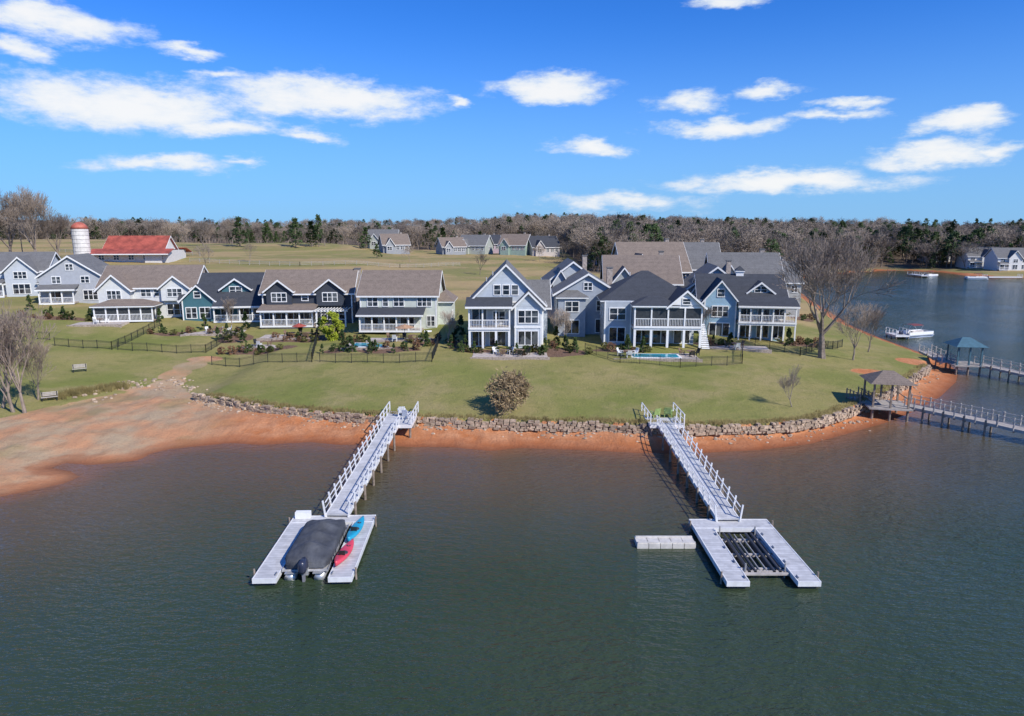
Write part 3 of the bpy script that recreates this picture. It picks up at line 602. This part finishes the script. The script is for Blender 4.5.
def board_fence(px):
    mb=MB(); pts=[hit(u,v) for u,v in px]
    for (x0,y0,_),(x1,y1,_) in zip(pts[:-1],pts[1:]):
        n=max(2,int(math.hypot(x1-x0,y1-y0)/3)); pr=None
        for i in range(n+1):
            x=x0+(x1-x0)*i/n; y=y0+(y1-y0)*i/n; z=hz(x,y); mb.box(x-.07,x+.07,y-.07,y+.07,z-.2,z+1.2)
            if pr:
                for q in(.4,.8,1.1): mb.bar((pr[0],pr[1],pr[2]+q),(x,y,z+q),.04,.09)
            pr=(x,y,z)
    link('board_fence',mb.mesh('board_fence',PW_,fix=False))
board_fence([(190,262),(300,266),(400,268),(460,266)]); board_fence([(60,252),(200,256)])
# ------------------------------------------------------------ patios, pools, yard pieces
PAT=M('paver_patio',(.46,.40,.35),.85,.2,2); POOLW=M('pool_water',(.05,.33,.42),.08,.2,1)
def patio(u,v,w,d,rot=0,pool=None,base=None):
    x,y,z=hit(u,v); a=Asm('stone_patio' if not pool else 'swimming_pool',(x,y,z+.12),rot)
    a('paving',PAT).box(-w/2,w/2,-d/2,d/2,-.8,0); a('edging',STBASE).box(-w/2-.25,w/2+.25,-d/2-.25,-d/2-.003,-.9,.05)
    if pool: 
        pw,pd=pool; a('coping',WHITE).box(-pw/2-.3,pw/2+.3,-pd/2-.3,pd/2+.3,.004,.06); a('water',POOLW).box(-pw/2,pw/2,-pd/2,pd/2,.02,.075)
    a.done(); return x,y,z+.12
for args in [(215,333,9,4,8),(300,337,12,4,4),(262,347,6,3,0),(510,356,10,3.5,0),(100,324,8,4,8),(735,348,9,3,-10),(400,340,9,2.5,0)]: patio(*args)
patio(371,346,7,4.5,0,(5,3.0)); patio(655,357,11,4.5,-3,(6,2.4))
def chair(x,y,z,rot,mat,name='patio_chair',s=1):
    a=Asm(name,(x,y,z),rot); q=a('seat',mat); 
    q.box(-.28*s,.28*s,-.25*s,.28*s,.36*s,.41*s); q=a('backrest',mat)
    for k in range(4): q.ext([(.26*s,.38*s),(.30*s,.38*s),(.5*s,1.0*s),(.46*s,1.0*s)],'x',(-.28+.145*k)*s,(-.16+.145*k)*s)
    q=a('legs',mat)
    for sx_ in(-.3,.3):
        for yy in(-.24,.24): q.box((sx_-.03)*s,(sx_+.03)*s,(yy-.03)*s,(yy+.03)*s,0,.6*s)
    q=a('arms',mat)
    for sx_ in(-.3,.3): q.box((sx_-.06)*s,(sx_+.06)*s,-.3*s,.34*s,.602*s,.64*s)
    a.done()
WOODB=M('brown_wood',(.22,.14,.09),.7,.2); LG=M('lime_paint',(.34,.46,.14),.5,.1); BLUEP=M('blue_paint',(.02,.30,.46),.4,.1); PALEW=M('pale_wood',(.44,.40,.36),.8,.15)
def umbrella(x,y,z,mat,h=2.5,r=1.5):
    a=Asm('patio_umbrella',(x,y,z)); a('pole',BLK).tube([(0,0,0),(0,0,h)],[.03,.03],6); a('canopy',mat).tube([(0,0,h-.5),(0,0,h)],[r,.05],8,cap=False); a('base',BLK).tube([(0,0,0),(0,0,.08)],[.3,.3],10); a.done()
def table(x,y,z):
    a=Asm('patio_table',(x,y,z)); a('top',WOODB).tube([(0,0,.7),(0,0,.75)],[.6,.6],12); a('pedestal',BLK).tube([(0,0,0),(0,0,.7)],[.06,.06],6); a.done()
for u,v in [(213,334),(222,333),(292,338),(308,338),(262,347),(503,356),(520,356),(628,357),(690,357),(100,324),(735,349),(396,341),(412,341)]:
    x,y,z=hit(u,v); z+=.12; table(x,y,z)
    for k in range(3): chair(x+1.1*math.cos(k*2.1+.5),y+1.0*math.sin(k*2.1+.5),z,math.degrees(k*2.1+.5)-90,R.choice([WOODB,BLK,WHITE]))
x,y,z=hit(405,341); umbrella(x,y,z,M('canvas',(.40,.24,.14),.9)); x,y,z=hit(300,338); umbrella(x,y,z,M('canvas_red',(.35,.07,.05),.9),2.4,1.2)
def bench(u,v,rot):
    x,y,z=hit(u,v); a=Asm('park_bench',(x,y,z),rot); q=a('seat',PALEW)
    for k in range(3): q.box(-.8,.8,-.2+.15*k,-.08+.15*k,.42,.46)
    q=a('backrest',PALEW)
    for k in range(3): q.box(-.8,.8,.27,.31,.55+.16*k,.66+.16*k)
    q=a('legs',BLK)
    for s in(-.7,.7): q.box(s-.04,s+.04,-.18,-.1,0,.42); q.box(s-.04,s+.04,.22,.268,0,1.0)
    a.done()
bench(80,372,30); bench(50,401,30)
sm=[leaf_mesh('shrub_a',201,1.1,.7,'round',500,.13,[SHR],.02,24,.03),leaf_mesh('shrub_b',202,1.2,.7,'round',450,.13,[SHB],.02,24,.03),leaf_mesh('shrub_c',203,2.2,.65,'cone',600,.16,[EVG],.03,30,.05),leaf_mesh('shrub_d',204,1.0,.75,'round',450,.13,[OLV],.02,24,.03)]
spots=[]
for u,v,rx,ry in beds[:17]:
    x,y,z=hit(u,v)
    for k in range(int(5+rx*1.8)):
        an=R.random()*6.28; q=R.random()**.5; spots.append((x+rx*q*math.cos(an),y+ry*q*math.sin(an)))
for x,y in spots:
    link('shrub',R.choice(sm),None,(x,y,hz(x,y)),R.uniform(0,6),R.uniform(.35,1.0))
for u,v,k,s in [(333,340,'lime',1),(246,330,'g',.9),(243,343,'g',.6),(205,330,'g',.8),(352,318,'g',1.0),(461,335,'g',.9),(556,345,'g',.8),(575,352,'g',.6),(700,342,'g',.7),(788,346,'g',.8),(320,335,'g',.8),(160,322,'g',.7),(30,310,'g',.8),(470,350,'g',.5),(545,350,'g',.5)]:
    x,y,z=hit(u,v)
    if k=='lime': link('lime_conifer',leaf_mesh('lime_mesh',210,4.2,1.5,'round',2600,.2,[LIME],.03,60,.08),None,(x,y,z),0,s)
    else: link('evergreen_shrub',sm[2],None,(x,y,z),R.uniform(0,6),s*1.5)
# ------------------------------------------------------------ docks
DECK=M('gray_decking',(.56,.56,.56),.7,.12,2,kind='plank'); FLOAT=M('float_black',(.05,.05,.055),.6,.2); PILE=M('timber_pile',(.24,.19,.15),.9,.3,3); GREYW=M('weathered_wood',(.42,.38,.34),.8,.2,3,kind='plank'); ALU=M('white_rail',(.72,.72,.71),.45,.08)
def float_platform(name,x,y,rot,W,L,fw,back,frame=ALU):
    a=Asm(name,(x,y,0),rot); 
    def slab(x0,x1,y0,y1):
        a('decking',DECK).box(x0+.06,x1-.06,y0+.06,y1-.06,.36,.50); e=a('edge_frame',frame)
        e.box(x0,x1,y0,y0+.058,.22,.52); e.box(x0,x1,y1-.058,y1,.22,.52); e.box(x0,x0+.058,y0+.06,y1-.06,.22,.52); e.box(x1-.058,x1,y0+.06,y1-.06,.22,.52)
        n=max(2,int((y1-y0)/1.6)); f=a('floats',FLOAT)
        for k in range(n):
            yy=y0+.2+(y1-y0-.4)*k/n; f.box(x0+.12,x1-.12,yy,yy+(y1-y0-.4)/n-.15,-.2,.34)
    slab(-W/2,W/2,-back,0); slab(-W/2,-W/2+fw,-L,-back-.01); slab(W/2-fw,W/2,-L,-back-.01)
    c=a('cleats',M('galvanised',(.35,.36,.37),.4,.1,metal=.7))
    for sx_ in(-1,1):
        for k in range(4): yy=-back-1-k*(L-back-1.5)/3; xx=sx_*(W/2-fw+.15); c.box(xx-.03,xx+.03,yy-.15,yy+.15,.53,.6)
    p=a('mooring_piles',PILE)
    for sx_,yy in((-1,-L+.7),(1,-L+.7),(-1,-.8),(1,-.8)): p.tube([(sx_*(W/2+.1),yy,-2.5),(sx_*(W/2+.1),yy,.75)],[.07,.06],8)
    return a
a=float_platform('floating_dock',-12.2,44.2,2,5.6,8.6,1.35,1.1)
a('dock_box',WHITE).box(-2.6,-1.6,-.5,-.08,.51,.95); a.done()
a=float_platform('floating_dock',14.7,43.6,0,5.3,8.4,1.3,1.4)
lf=a('boat_lift_frame',M('lift_steel',(.38,.37,.35),.5,.2,metal=.3)); bk=a('lift_bunks',FLOAT); wd=a('lift_cross_timbers',PALEW)
for yy in(-2.6,-4.6,-6.4): wd.box(-1.35,1.35,yy-.09,yy+.09,.12,.28)
for xx in(-1.33,1.25): lf.box(xx-.05,xx+.1,-7,-2,.1,.28)
for xx in(-.9,-.55,.55,.9): bk.tube([(xx,-7.0,.38),(xx,-2.0,.38)],[.09,.09],8)
for xx in(-.2,.2): lf.bar((xx,-7,.33),(xx,-2,.33),.06)
for xx in(-1.15,1.15):
    for yy in(-7,-2): lf.tube([(xx,yy,-.5),(xx,yy,.9)],[.05,.05],6)
wd.box(-1.3,1.3,-7.3,-7.15,.3,.42); wd.box(-1.3,1.3,-7.0,-6.9,.3,.40)
tk=a('lift_tanks',FLOAT)
for xx in(-.72,.72): tk.tube([(xx,-6.6,.06),(xx,-2.6,.06)],[.2,.2],8)
a.done()
BEI=M('float_beige',(.58,.55,.50),.6,.12)
a=Asm('drive_on_float',(9.8,40.8,0),0)
for k in range(5): a('modules',BEI).box(-1.85+.75*k,-1.14+.75*k,-.55,.55,-.1,.32)
for k in(-1,1): a('rollers',BEI).box(-1.8,1.85,k*.42-.06,k*.42+.06,.323,.40)
a.done()
def gangway(name,p0,p1,w,posts=10,deck=DECK,lean=.0,piles=True,rail=True,ph=1.0,postm=ALU,x_axis=False):
    p0=Vector(p0);p1=Vector(p1); a=Asm(name,(0,0,0)); d=(p1-p0); L=d.length; dn=d.normalized(); s=Vector((dn.y,-dn.x,0)).normalized()
    a('decking',deck).bar(p0,p1,w-.02,.1); e=a('side_beams',postm)
    for sg in(-1,1):
        o=s*sg*(w/2+.04); e.bar(p0+o-Vector((0,0,.08)),p1+o-Vector((0,0,.08)),.08,.3)
        if rail:
            e2=a('handrails',postm)
            e2.bar(p0+o*1.03+Vector((0,0,ph)),p1+o*1.03+Vector((0,0,ph)),.06,.05); e2.bar(p0+o*1.03+Vector((0,0,ph*.55)),p1+o*1.03+Vector((0,0,ph*.55)),.035,.035)
        for k in range(posts+1):
            q=p0+d*(k/posts)+o*1.07; 
            if rail: a('rail_posts',postm).bar(q-Vector((0,0,.15)),q+Vector((0,0,ph+.12))+s*sg*lean,.1,.1)
            if piles and k%2==0 and 0<k<posts: 
                q2=q+s*sg*.12; a('piles',PILE).tube([(q2.x,q2.y,-2.5),(q2.x,q2.y,q.z+.3)],[.11,.1],7)
    for k in range(1,posts):
        q=p0+d*(k/posts)-Vector((0,0,.25)); a('cross_beams',PILE).bar(q-s*w*.55,q+s*w*.55,.1,.2)
    a.done()
gangway('dock_gangway',(-11.6,62.6,1.5),(-12.0,43.9,.68),1.4,13,lean=.14,ph=.9)
gangway('dock_gangway',(14.7,62.6,1.5),(14.6,43.2,.68),1.4,13,lean=.14,ph=.9)
def landing(x0,x1,y0,y1,z,name='dock_landing'):
    a=Asm(name,((x0+x1)/2,(y0+y1)/2,0)); W=(x1-x0)/2; L=(y1-y0)/2
    a('decking',DECK).box(-W,W,-L,L,z-.1,z); e=a('rim',ALU); e.box(-W-.05,W+.05,-L-.05,-L-.003,z-.3,z+.02); e.box(-W-.05,-W-.003,-L,L,z-.3,z+.02); e.box(W+.003,W+.05,-L,L,z-.3,z+.02)
    p=a('piles',PILE)
    for xx in(-W+.15,W-.15):
        for yy in(-L+.15,0,L-.2): p.tube([(xx,yy,-2),(xx,yy,z-.11)],[.12,.12],7)
    r=a('railing',ALU)
    for xx in(-W,W):
        for k in range(4): yy=-L+2*L*k/3; r.box(xx-.05,xx+.05,yy-.05,yy+.05,z,z+1.05)
        r.box(xx-.04,xx+.04,-L,L,z+1.0,z+1.06)
        r.box(xx-.02,xx+.02,-L,L,z+.5,z+.54)
    a.done()
landing(-12.5,-9.6,62.65,67.6,1.55); landing(13.2,16.4,62.65,67.2,1.55)
chair(-10.3,64.6,1.56,160,WHITE,'adirondack_chair',1.1); chair(-11.0,65.8,1.56,190,WHITE,'adirondack_chair',1.1); chair(14.1,65,1.56,200,LG,'adirondack_chair',1.1); chair(15.5,65.4,1.56,160,LG,'adirondack_chair',1.1)
def pavilion(x,y,z,rot,roofm,w=3.6,name='dock_pavilion',postm=PILE):
    a=Asm(name,(x,y,0),rot); h=w/2
    a('deck',GREYW).box(-h-.4,h+.4,-h-.4,h+.4,z-.15,z)
    for sx_ in(-1,0,1):
        for sy in(-1,1):
            a('piles',PILE).tube([(sx_*h,sy*h,-2.5),(sx_*h,sy*h,z-.16)],[.13,.13],7); a('posts',postm).box(sx_*h-.09,sx_*h+.09,sy*h-.09,sy*h+.09,z,z+2.5)
    a('beams',postm).box(-h-.1,h+.1,-h-.11,-h+.11,z+2.5,z+2.7); a('beams',postm).box(-h-.1,h+.1,h-.11,h+.11,z+2.5,z+2.7)
    k=h+.55; a('roof',roofm).add([(-k,-k,z+2.6),(k,-k,z+2.6),(k,k,z+2.6),(-k,k,z+2.6),(-.5,0,z+3.7),(.5,0,z+3.7)],[(0,1,5,4),(1,2,5),(2,3,4,5),(3,0,4),(0,3,2,1)])
    r=a('railing',postm)
    for sx_ in(-1,1): r.box(sx_*h-.03,sx_*h+.03,-h,h,z+.95,z+1.03)
    a('bench_seat',GREYW).box(-h+.1,-h+.5,-h+.3,h-.3,z+.42,z+.48); a('bench_legs',postm).box(-h+.12,-h+.2,-h+.4,-h+.5,z,z+.42)
    a.done()
x,y=S(885,405,1.3); pavilion(x,y,1.4,-12,RB,3.4); px,py=x,y
x0,y0=S(852,398,1.5); gangway('dock_walkway',(x0,y0,1.6),(px-1.8,py+.6,1.4),1.5,4,GREYW,postm=PILE)
x1,y1=S(1000,424,1.2); x2,y2=S(1110,448,1.0)
gangway('dock_walkway',(px+2.2,py-.4,1.4),(x1,y1,1.2),1.5,9,GREYW,postm=PALEW); gangway('dock_walkway',(x1,y1,1.2),(x2,y2,.9),1.5,6,GREYW,postm=PALEW)
BLR=M('blue_roof',(.06,.14,.18),.6,.15); x,y=S(963,364,1.3); pavilion(x,y,1.4,-8,BLR,3.0,'dock_pavilion',BLR); 
x0,y0=S(925,352,1.5); gangway('dock_walkway',(x0,y0,1.6),(x-1.8,y+.4,1.4),1.5,5,GREYW,postm=PALEW); x1,y1=S(1100,390,1.1); gangway('dock_walkway',(x+2,y-.2,1.4),(x1,y1,1.0),1.5,12,GREYW,postm=PALEW)
# ------------------------------------------------------------ boats
COVER=M('boat_cover_canvas',(.065,.07,.08),.8,.3,1.2,bmp=.12); ALM=M('pontoon_aluminium',(.6,.61,.62),.35,.08,metal=.6); MG=M('motor_grey',(.2,.2,.22),.4,.1); BSEAT=M('boat_seat',(.6,.55,.5),.6)
def loft(mb,secs):
    n=len(secs[0]); vs=[p for s in secs for p in s]; fs=[]
    for i in range(len(secs)-1):
        for k in range(n-1): fs.append((i*n+k,i*n+k+1,(i+1)*n+k+1,(i+1)*n+k))
    fs.append(tuple(range(n))); fs.append(tuple(range((len(secs)-1)*n,len(secs)*n))[::-1]); mb.add(vs,fs)
def motor(a,y,z):
    q=a('outboard_cowling',M('motor_black',(.03,.035,.06),.3,.1),True); loft(q,[[(sx_*w,y+yy,z+zz) for sx_,yy in((-1,-.28),(-.6,-.42),(.6,-.42),(1,-.28),(1,.22),(.6,.3),(-.6,.3),(-1,.22),(-1,-.28))] for zz,w in((.3,.17),(.45,.24),(.85,.22),(1.0,.12))])
    a('outboard_leg',MG).ext([(y-.12,z+.35),(y+.14,z+.35),(y+.1,z-.7),(y-.1,z-.7)],'x',-.07,.07); a('bracket',ALM).box(-.2,.2,y+.2,y+.42,z-.1,z+.4)
    a('cavitation_plate',MG).box(-.16,.16,y-.35,y+.15,z-.45,z-.42)
def pontoon(name,x,y,rot,covered=True,L=6.4,W=2.5):
    a=Asm(name,(x,y,0),rot)   # bow +y, stern -y
    for sx_ in(-1,1):
        a('pontoons',ALM,True).tube([(sx_*.85,-L/2,.12),(sx_*.85,L/2-.9,.12),(sx_*.85,L/2-.35,.2),(sx_*.85,L/2+.05,.38)],[.31,.31,.24,.04],12)
    a('deck',M('boat_deck',(.4,.4,.4),.7)).box(-W/2,W/2,-L/2+.2,L/2-.3,.44,.54)
    a('side_rub',ALM).box(-W/2-.03,-W/2-.002,-L/2+.2,L/2-.3,.42,.62); a('side_rub',ALM).box(W/2+.002,W/2+.03,-L/2+.2,L/2-.3,.42,.62)
    if covered:
        # canvas stretched over fence rails (flat sides) with ridge poles inside: peaks and sags
        secs=[]; NSEC=26
        for i in range(NSEC):
            t=i/(NSEC-1); yy=-L/2+.25+t*(L-.75)
            endk=min(1,min(t,1-t)/.12); endk=math.sin(endk*math.pi/2)
            pole=max(math.exp(-((t-.22)/.07)**2),math.exp(-((t-.48)/.06)**2)*.85,math.exp(-((t-.74)/.07)**2)*.9)
            top=1.28+.42*pole*endk; rail=1.0+.12*endk
            s=[]
            for xx,zf in((-1.0,0),(-1.0,.5),(-.98,1),(-.8,1.12),(-.5,1.45),(-.2,1.85),(0,2),(.2,1.85),(.5,1.45),(.8,1.12),(.98,1),(1.0,.5),(1.0,0)):
                z=.62+(rail-.62)*zf if zf<=1 else rail+(top-rail)*(zf-1)*endk
                wv=.02*math.sin(t*40+xx*7)
                s.append((xx*W/2*(1.0 if zf==0 else .985)*(.82+.18*endk)+wv*.6,yy+(.0),z+wv))
            secs.append(s)
        loft(a('mooring_cover',COVER,True),secs)
        st=a('cover_straps',BLK)
        for yy in(-2.2,-1.1,0,1.1,2.2): 
            for sx_ in(-1,1): st.bar((sx_*(W/2+.05),yy,.85),(sx_*(W/2+.05),yy,.42),.04,.02)
        for sx_ in(-.8,.8): a('stern_platform',ALM).box(sx_-.3,sx_+.3,-L/2-.1,-L/2+.2,.44,.5)
    else:
        pn=a('side_panels',WHITE); 
        for sx_ in(-1,1): pn.box(sx_*(W/2-.05)-.03,sx_*(W/2-.05)+.03,-L/2+.4,L/2-.5,.55,1.15)
        pn.box(-W/2+.1,W/2-.1,L/2-.5,L/2-.44,.55,1.15); a('seats',BSEAT).box(-W/2+.1,-W/2+.7,0,L/2-.7,.55,1.0); a('seats',BSEAT).box(W/2-.7,W/2-.1,-L/2+.6,-.5,.55,1.0)
        c=a('bimini_top',M('maroon_canvas',(.18,.05,.05),.8)); c.ext([(-1.15,2.3),(-.6,2.42),(.6,2.42),(1.15,2.3),(1.15,2.34),(.6,2.46),(-.6,2.46),(-1.15,2.34)],'y',-1.9,.5)
        for sx_ in(-1,1):
            for yy in(-1.8,.4): a('bimini_frame',ALM).bar((sx_*1.12,-.6,1.1),(sx_*1.12,yy,2.3),.04)
    motor(a,-L/2-.1,.35); a.done()
pontoon('covered_pontoon_boat',-12.1,39.6,2,True,6.6,2.6)
x,y=S(915,337,0); pontoon('pontoon_boat',x,y,-70,False,7,2.6); landing(x-5,x-2.5,y-2.5,y+1,.7,'small_dock')
x,y=S(930,277,0); pontoon('pontoon_boat',x,y,-60,False,8,2.6); landing(x-6,x-3,y-4,y+6,.9,'small_dock'); x,y=S(985,279,0); landing(x,x+14,y-1,y+1.5,.9,'small_dock'); pontoon('pontoon_boat',x-5,y-2,80,False,8,2.6)
def kayak(x,y,z,rot,mat,name='kayak',L=3.1):
    a=Asm(name,(x,y,z),rot); secs=[]
    for k in range(15):
        t=k/14; yy=-L/2+L*t; w=.37*math.sin(math.pi*min(max(t,.015),.985))**.6; zt=.27+.12*abs(2*t-1)**2
        secs.append([(-w,yy,zt),(-w*.85,yy,zt*.45),(-w*.35,yy,.02+.12*abs(2*t-1)**3),(w*.35,yy,.02+.12*abs(2*t-1)**3),(w*.85,yy,zt*.45),(w,yy,zt),(w*.5,yy,zt+.04),(0,yy,zt+.06),(-w*.5,yy,zt+.04),(-w,yy,zt)])
    loft(a('hull',mat,True),secs)
    ck=a('cockpit',FLOAT); ck.tube([(0,-.15,.315),(0,-.15,.345)],[.27,.25],14); a('seat_back',BLK).box(-.2,.2,-.5,-.44,.33,.6); ck.tube([(0,.75,.33),(0,.75,.355)],[.13,.13],10)
    a.done()
kayak(-10.15,41.5,.52,-4,BLUEP,L=3.3); kayak(-10.1,38.2,.52,-6,M('red_plastic',(.60,.06,.09),.35,.1),L=3.0)
x,y=(28-CX)/F*200,200; a=Asm('utility_pole',(x,y,hz(x,y))); a('pole',PILE).tube([(0,0,0),(0,0,10)],[.16,.1],7); a('crossarm',PILE).box(-1.2,1.2,-.06,.06,9.2,9.35); a.done()
# ------------------------------------------------------------ light, sky, camera
SUN_EL=40; az=Vector((math.cos(math.radians(42)),-math.sin(math.radians(42)),0))
sd=Vector((az.x*math.cos(math.radians(SUN_EL)),az.y*math.cos(math.radians(SUN_EL)),math.sin(math.radians(SUN_EL))))
l=bpy.data.lights.new('sun','SUN'); l.energy=5.0; l.angle=math.radians(.5); l.color=(1,.94,.85); so=bpy.data.objects.new('sun',l); scene.collection.objects.link(so)
so.rotation_euler=(-sd).to_track_quat('-Z','Y').to_euler(); so.location=(60,-40,80)
w=bpy.data.worlds.new('World'); scene.world=w; w.use_nodes=True; nt=w.node_tree; nt.nodes.clear()
sky=N(nt,'ShaderNodeTexSky',sky_type='NISHITA'); sky.sun_disc=False; sky.sun_elevation=math.radians(SUN_EL); sky.sun_rotation=math.atan2(sd.x,sd.y); sky.air_density=1.0; sky.dust_density=.2; sky.ozone_density=3.0; sky.altitude=200
tc=N(nt,'ShaderNodeTexCoord').outputs['Generated']
sp=N(nt,'ShaderNodeSeparateXYZ'); nt.links.new(tc,sp.inputs[0])
azn=mth(nt,'ARCTAN2',sp.outputs[0],sp.outputs[1]); eln=mth(nt,'ARCSINE',sp.outputs[2])
tint=mixc(nt,1.0,sky.outputs[0],(.22,.70,1.50),'MULTIPLY')
haze=mth(nt,'SUBTRACT',1.0,ramp(nt,eln,-.08,.30))
skc=mixc(nt,mth(nt,'MULTIPLY',haze,.92),tint,(2.5,4.7,7.6))
bg=N(nt,'ShaderNodeBackground'); bg.inputs[1].default_value=.115; nt.links.new(skc,bg.inputs[0])
cb=N(nt,'ShaderNodeCombineXYZ'); nt.links.new(azn,cb.inputs[0]); nt.links.new(eln,cb.inputs[1])
mp=N(nt,'ShaderNodeMapping'); mp.inputs['Scale'].default_value=(1,3.0,1); nt.links.new(cb.outputs[0],mp.inputs[0])
nzc=N(nt,'ShaderNodeTexNoise'); nzc.inputs['Scale'].default_value=9; nzc.inputs['Detail'].default_value=7; nzc.inputs['Roughness'].default_value=.6; nt.links.new(mp.outputs[0],nzc.inputs[0])
vs=N(nt,'ShaderNodeVectorMath',operation='SUBTRACT'); nt.links.new(nzc.outputs['Color'],vs.inputs[0]); vs.inputs[1].default_value=(.5,.5,.5)
vm=N(nt,'ShaderNodeVectorMath',operation='MULTIPLY'); nt.links.new(vs.outputs[0],vm.inputs[0]); vm.inputs[1].default_value=(.12,.05,0)
va=N(nt,'ShaderNodeVectorMath',operation='ADD'); nt.links.new(cb.outputs[0],va.inputs[0]); nt.links.new(vm.outputs[0],va.inputs[1])
clouds=[(120,104,160,27,1.1),(325,98,130,22,1.05),(225,128,66,12,.95),(55,22,115,18,.9),(12,48,46,15,.9),(183,52,36,6,.65),(228,78,40,8,.7),(165,162,90,11,.72),(237,158,26,6,.65),(547,89,68,15,1.1),(595,145,48,9,.9),(690,98,44,12,.7),(717,126,72,12,1.05),(777,90,38,9,.85),(850,103,42,7,.75),(838,116,50,7,.75),(955,125,52,14,.95),(930,153,88,14,.95),(1003,148,32,9,.85),(790,183,155,14,1.0),(620,202,95,12,.65),(725,2,52,6,.85),(456,103,15,6,.75),(300,134,52,6,.6),(1150,100,80,20,1),(-120,120,90,25,1),(1250,170,120,14,.8)]
cur=None
for u,v,ru,rv,st in clouds:
    a_=(v-CY)/F; d=Vector(((u-CX)/F,CP-SP*a_,-(SP+CP*a_))).normalized(); A0=math.atan2(d.x,d.y); E0=math.asin(d.z)
    k=F*math.sqrt(1+((u-CX)/F)**2); kx=F*(1+((u-CX)/F)**2)
    s1=N(nt,'ShaderNodeVectorMath',operation='SUBTRACT'); nt.links.new(va.outputs[0],s1.inputs[0]); s1.inputs[1].default_value=(A0,E0,0)
    s2=N(nt,'ShaderNodeVectorMath',operation='MULTIPLY'); nt.links.new(s1.outputs[0],s2.inputs[0]); s2.inputs[1].default_value=(kx/ru,k/rv,0)
    s3=N(nt,'ShaderNodeVectorMath',operation='LENGTH'); nt.links.new(s2.outputs[0],s3.inputs[0])
    o=mth(nt,'MULTIPLY',mth(nt,'SUBTRACT',1.0,s3.outputs['Value']),st)
    cur=o if cur is None else mth(nt,'MAXIMUM',cur,o)
mp2=N(nt,'ShaderNodeMapping'); mp2.inputs['Scale'].default_value=(1,2.4,1); nt.links.new(cb.outputs[0],mp2.inputs[0])
nf=noise(nt,mp2.outputs[0],20,9,.66); 
den=mth(nt,'ADD',cur,mth(nt,'MULTIPLY',mth(nt,'SUBTRACT',nf,.48),1.4))
mask=ramp(nt,den,-.03,.62)
shade=ramp(nt,den,.15,.95)
cc=mixc(nt,shade,(.70,.82,.97),(1.0,1.0,.99))
bg2=N(nt,'ShaderNodeBackground'); nt.links.new(cc,bg2.inputs[0]); bg2.inputs[1].default_value=.96
mx=N(nt,'ShaderNodeMixShader'); nt.links.new(mth(nt,'MULTIPLY',mask,.94),mx.inputs[0]); nt.links.new(bg.outputs[0],mx.inputs[1]); nt.links.new(bg2.outputs[0],mx.inputs[2])
out=N(nt,'ShaderNodeOutputWorld'); nt.links.new(mx.outputs[0],out.inputs[0])
cd=bpy.data.cameras.new('camera'); cam=bpy.data.objects.new('camera',cd); scene.collection.objects.link(cam); cam.location=(0,0,HC); cam.rotation_euler=(math.radians(90)-PITCH,0,0)
cd.sensor_width=36; cd.lens=F/1024*36; cd.clip_end=9000; cd.clip_start=.5; scene.camera=cam
scene.view_settings.view_transform='Standard'; scene.view_settings.look='None'; scene.view_settings.exposure=0
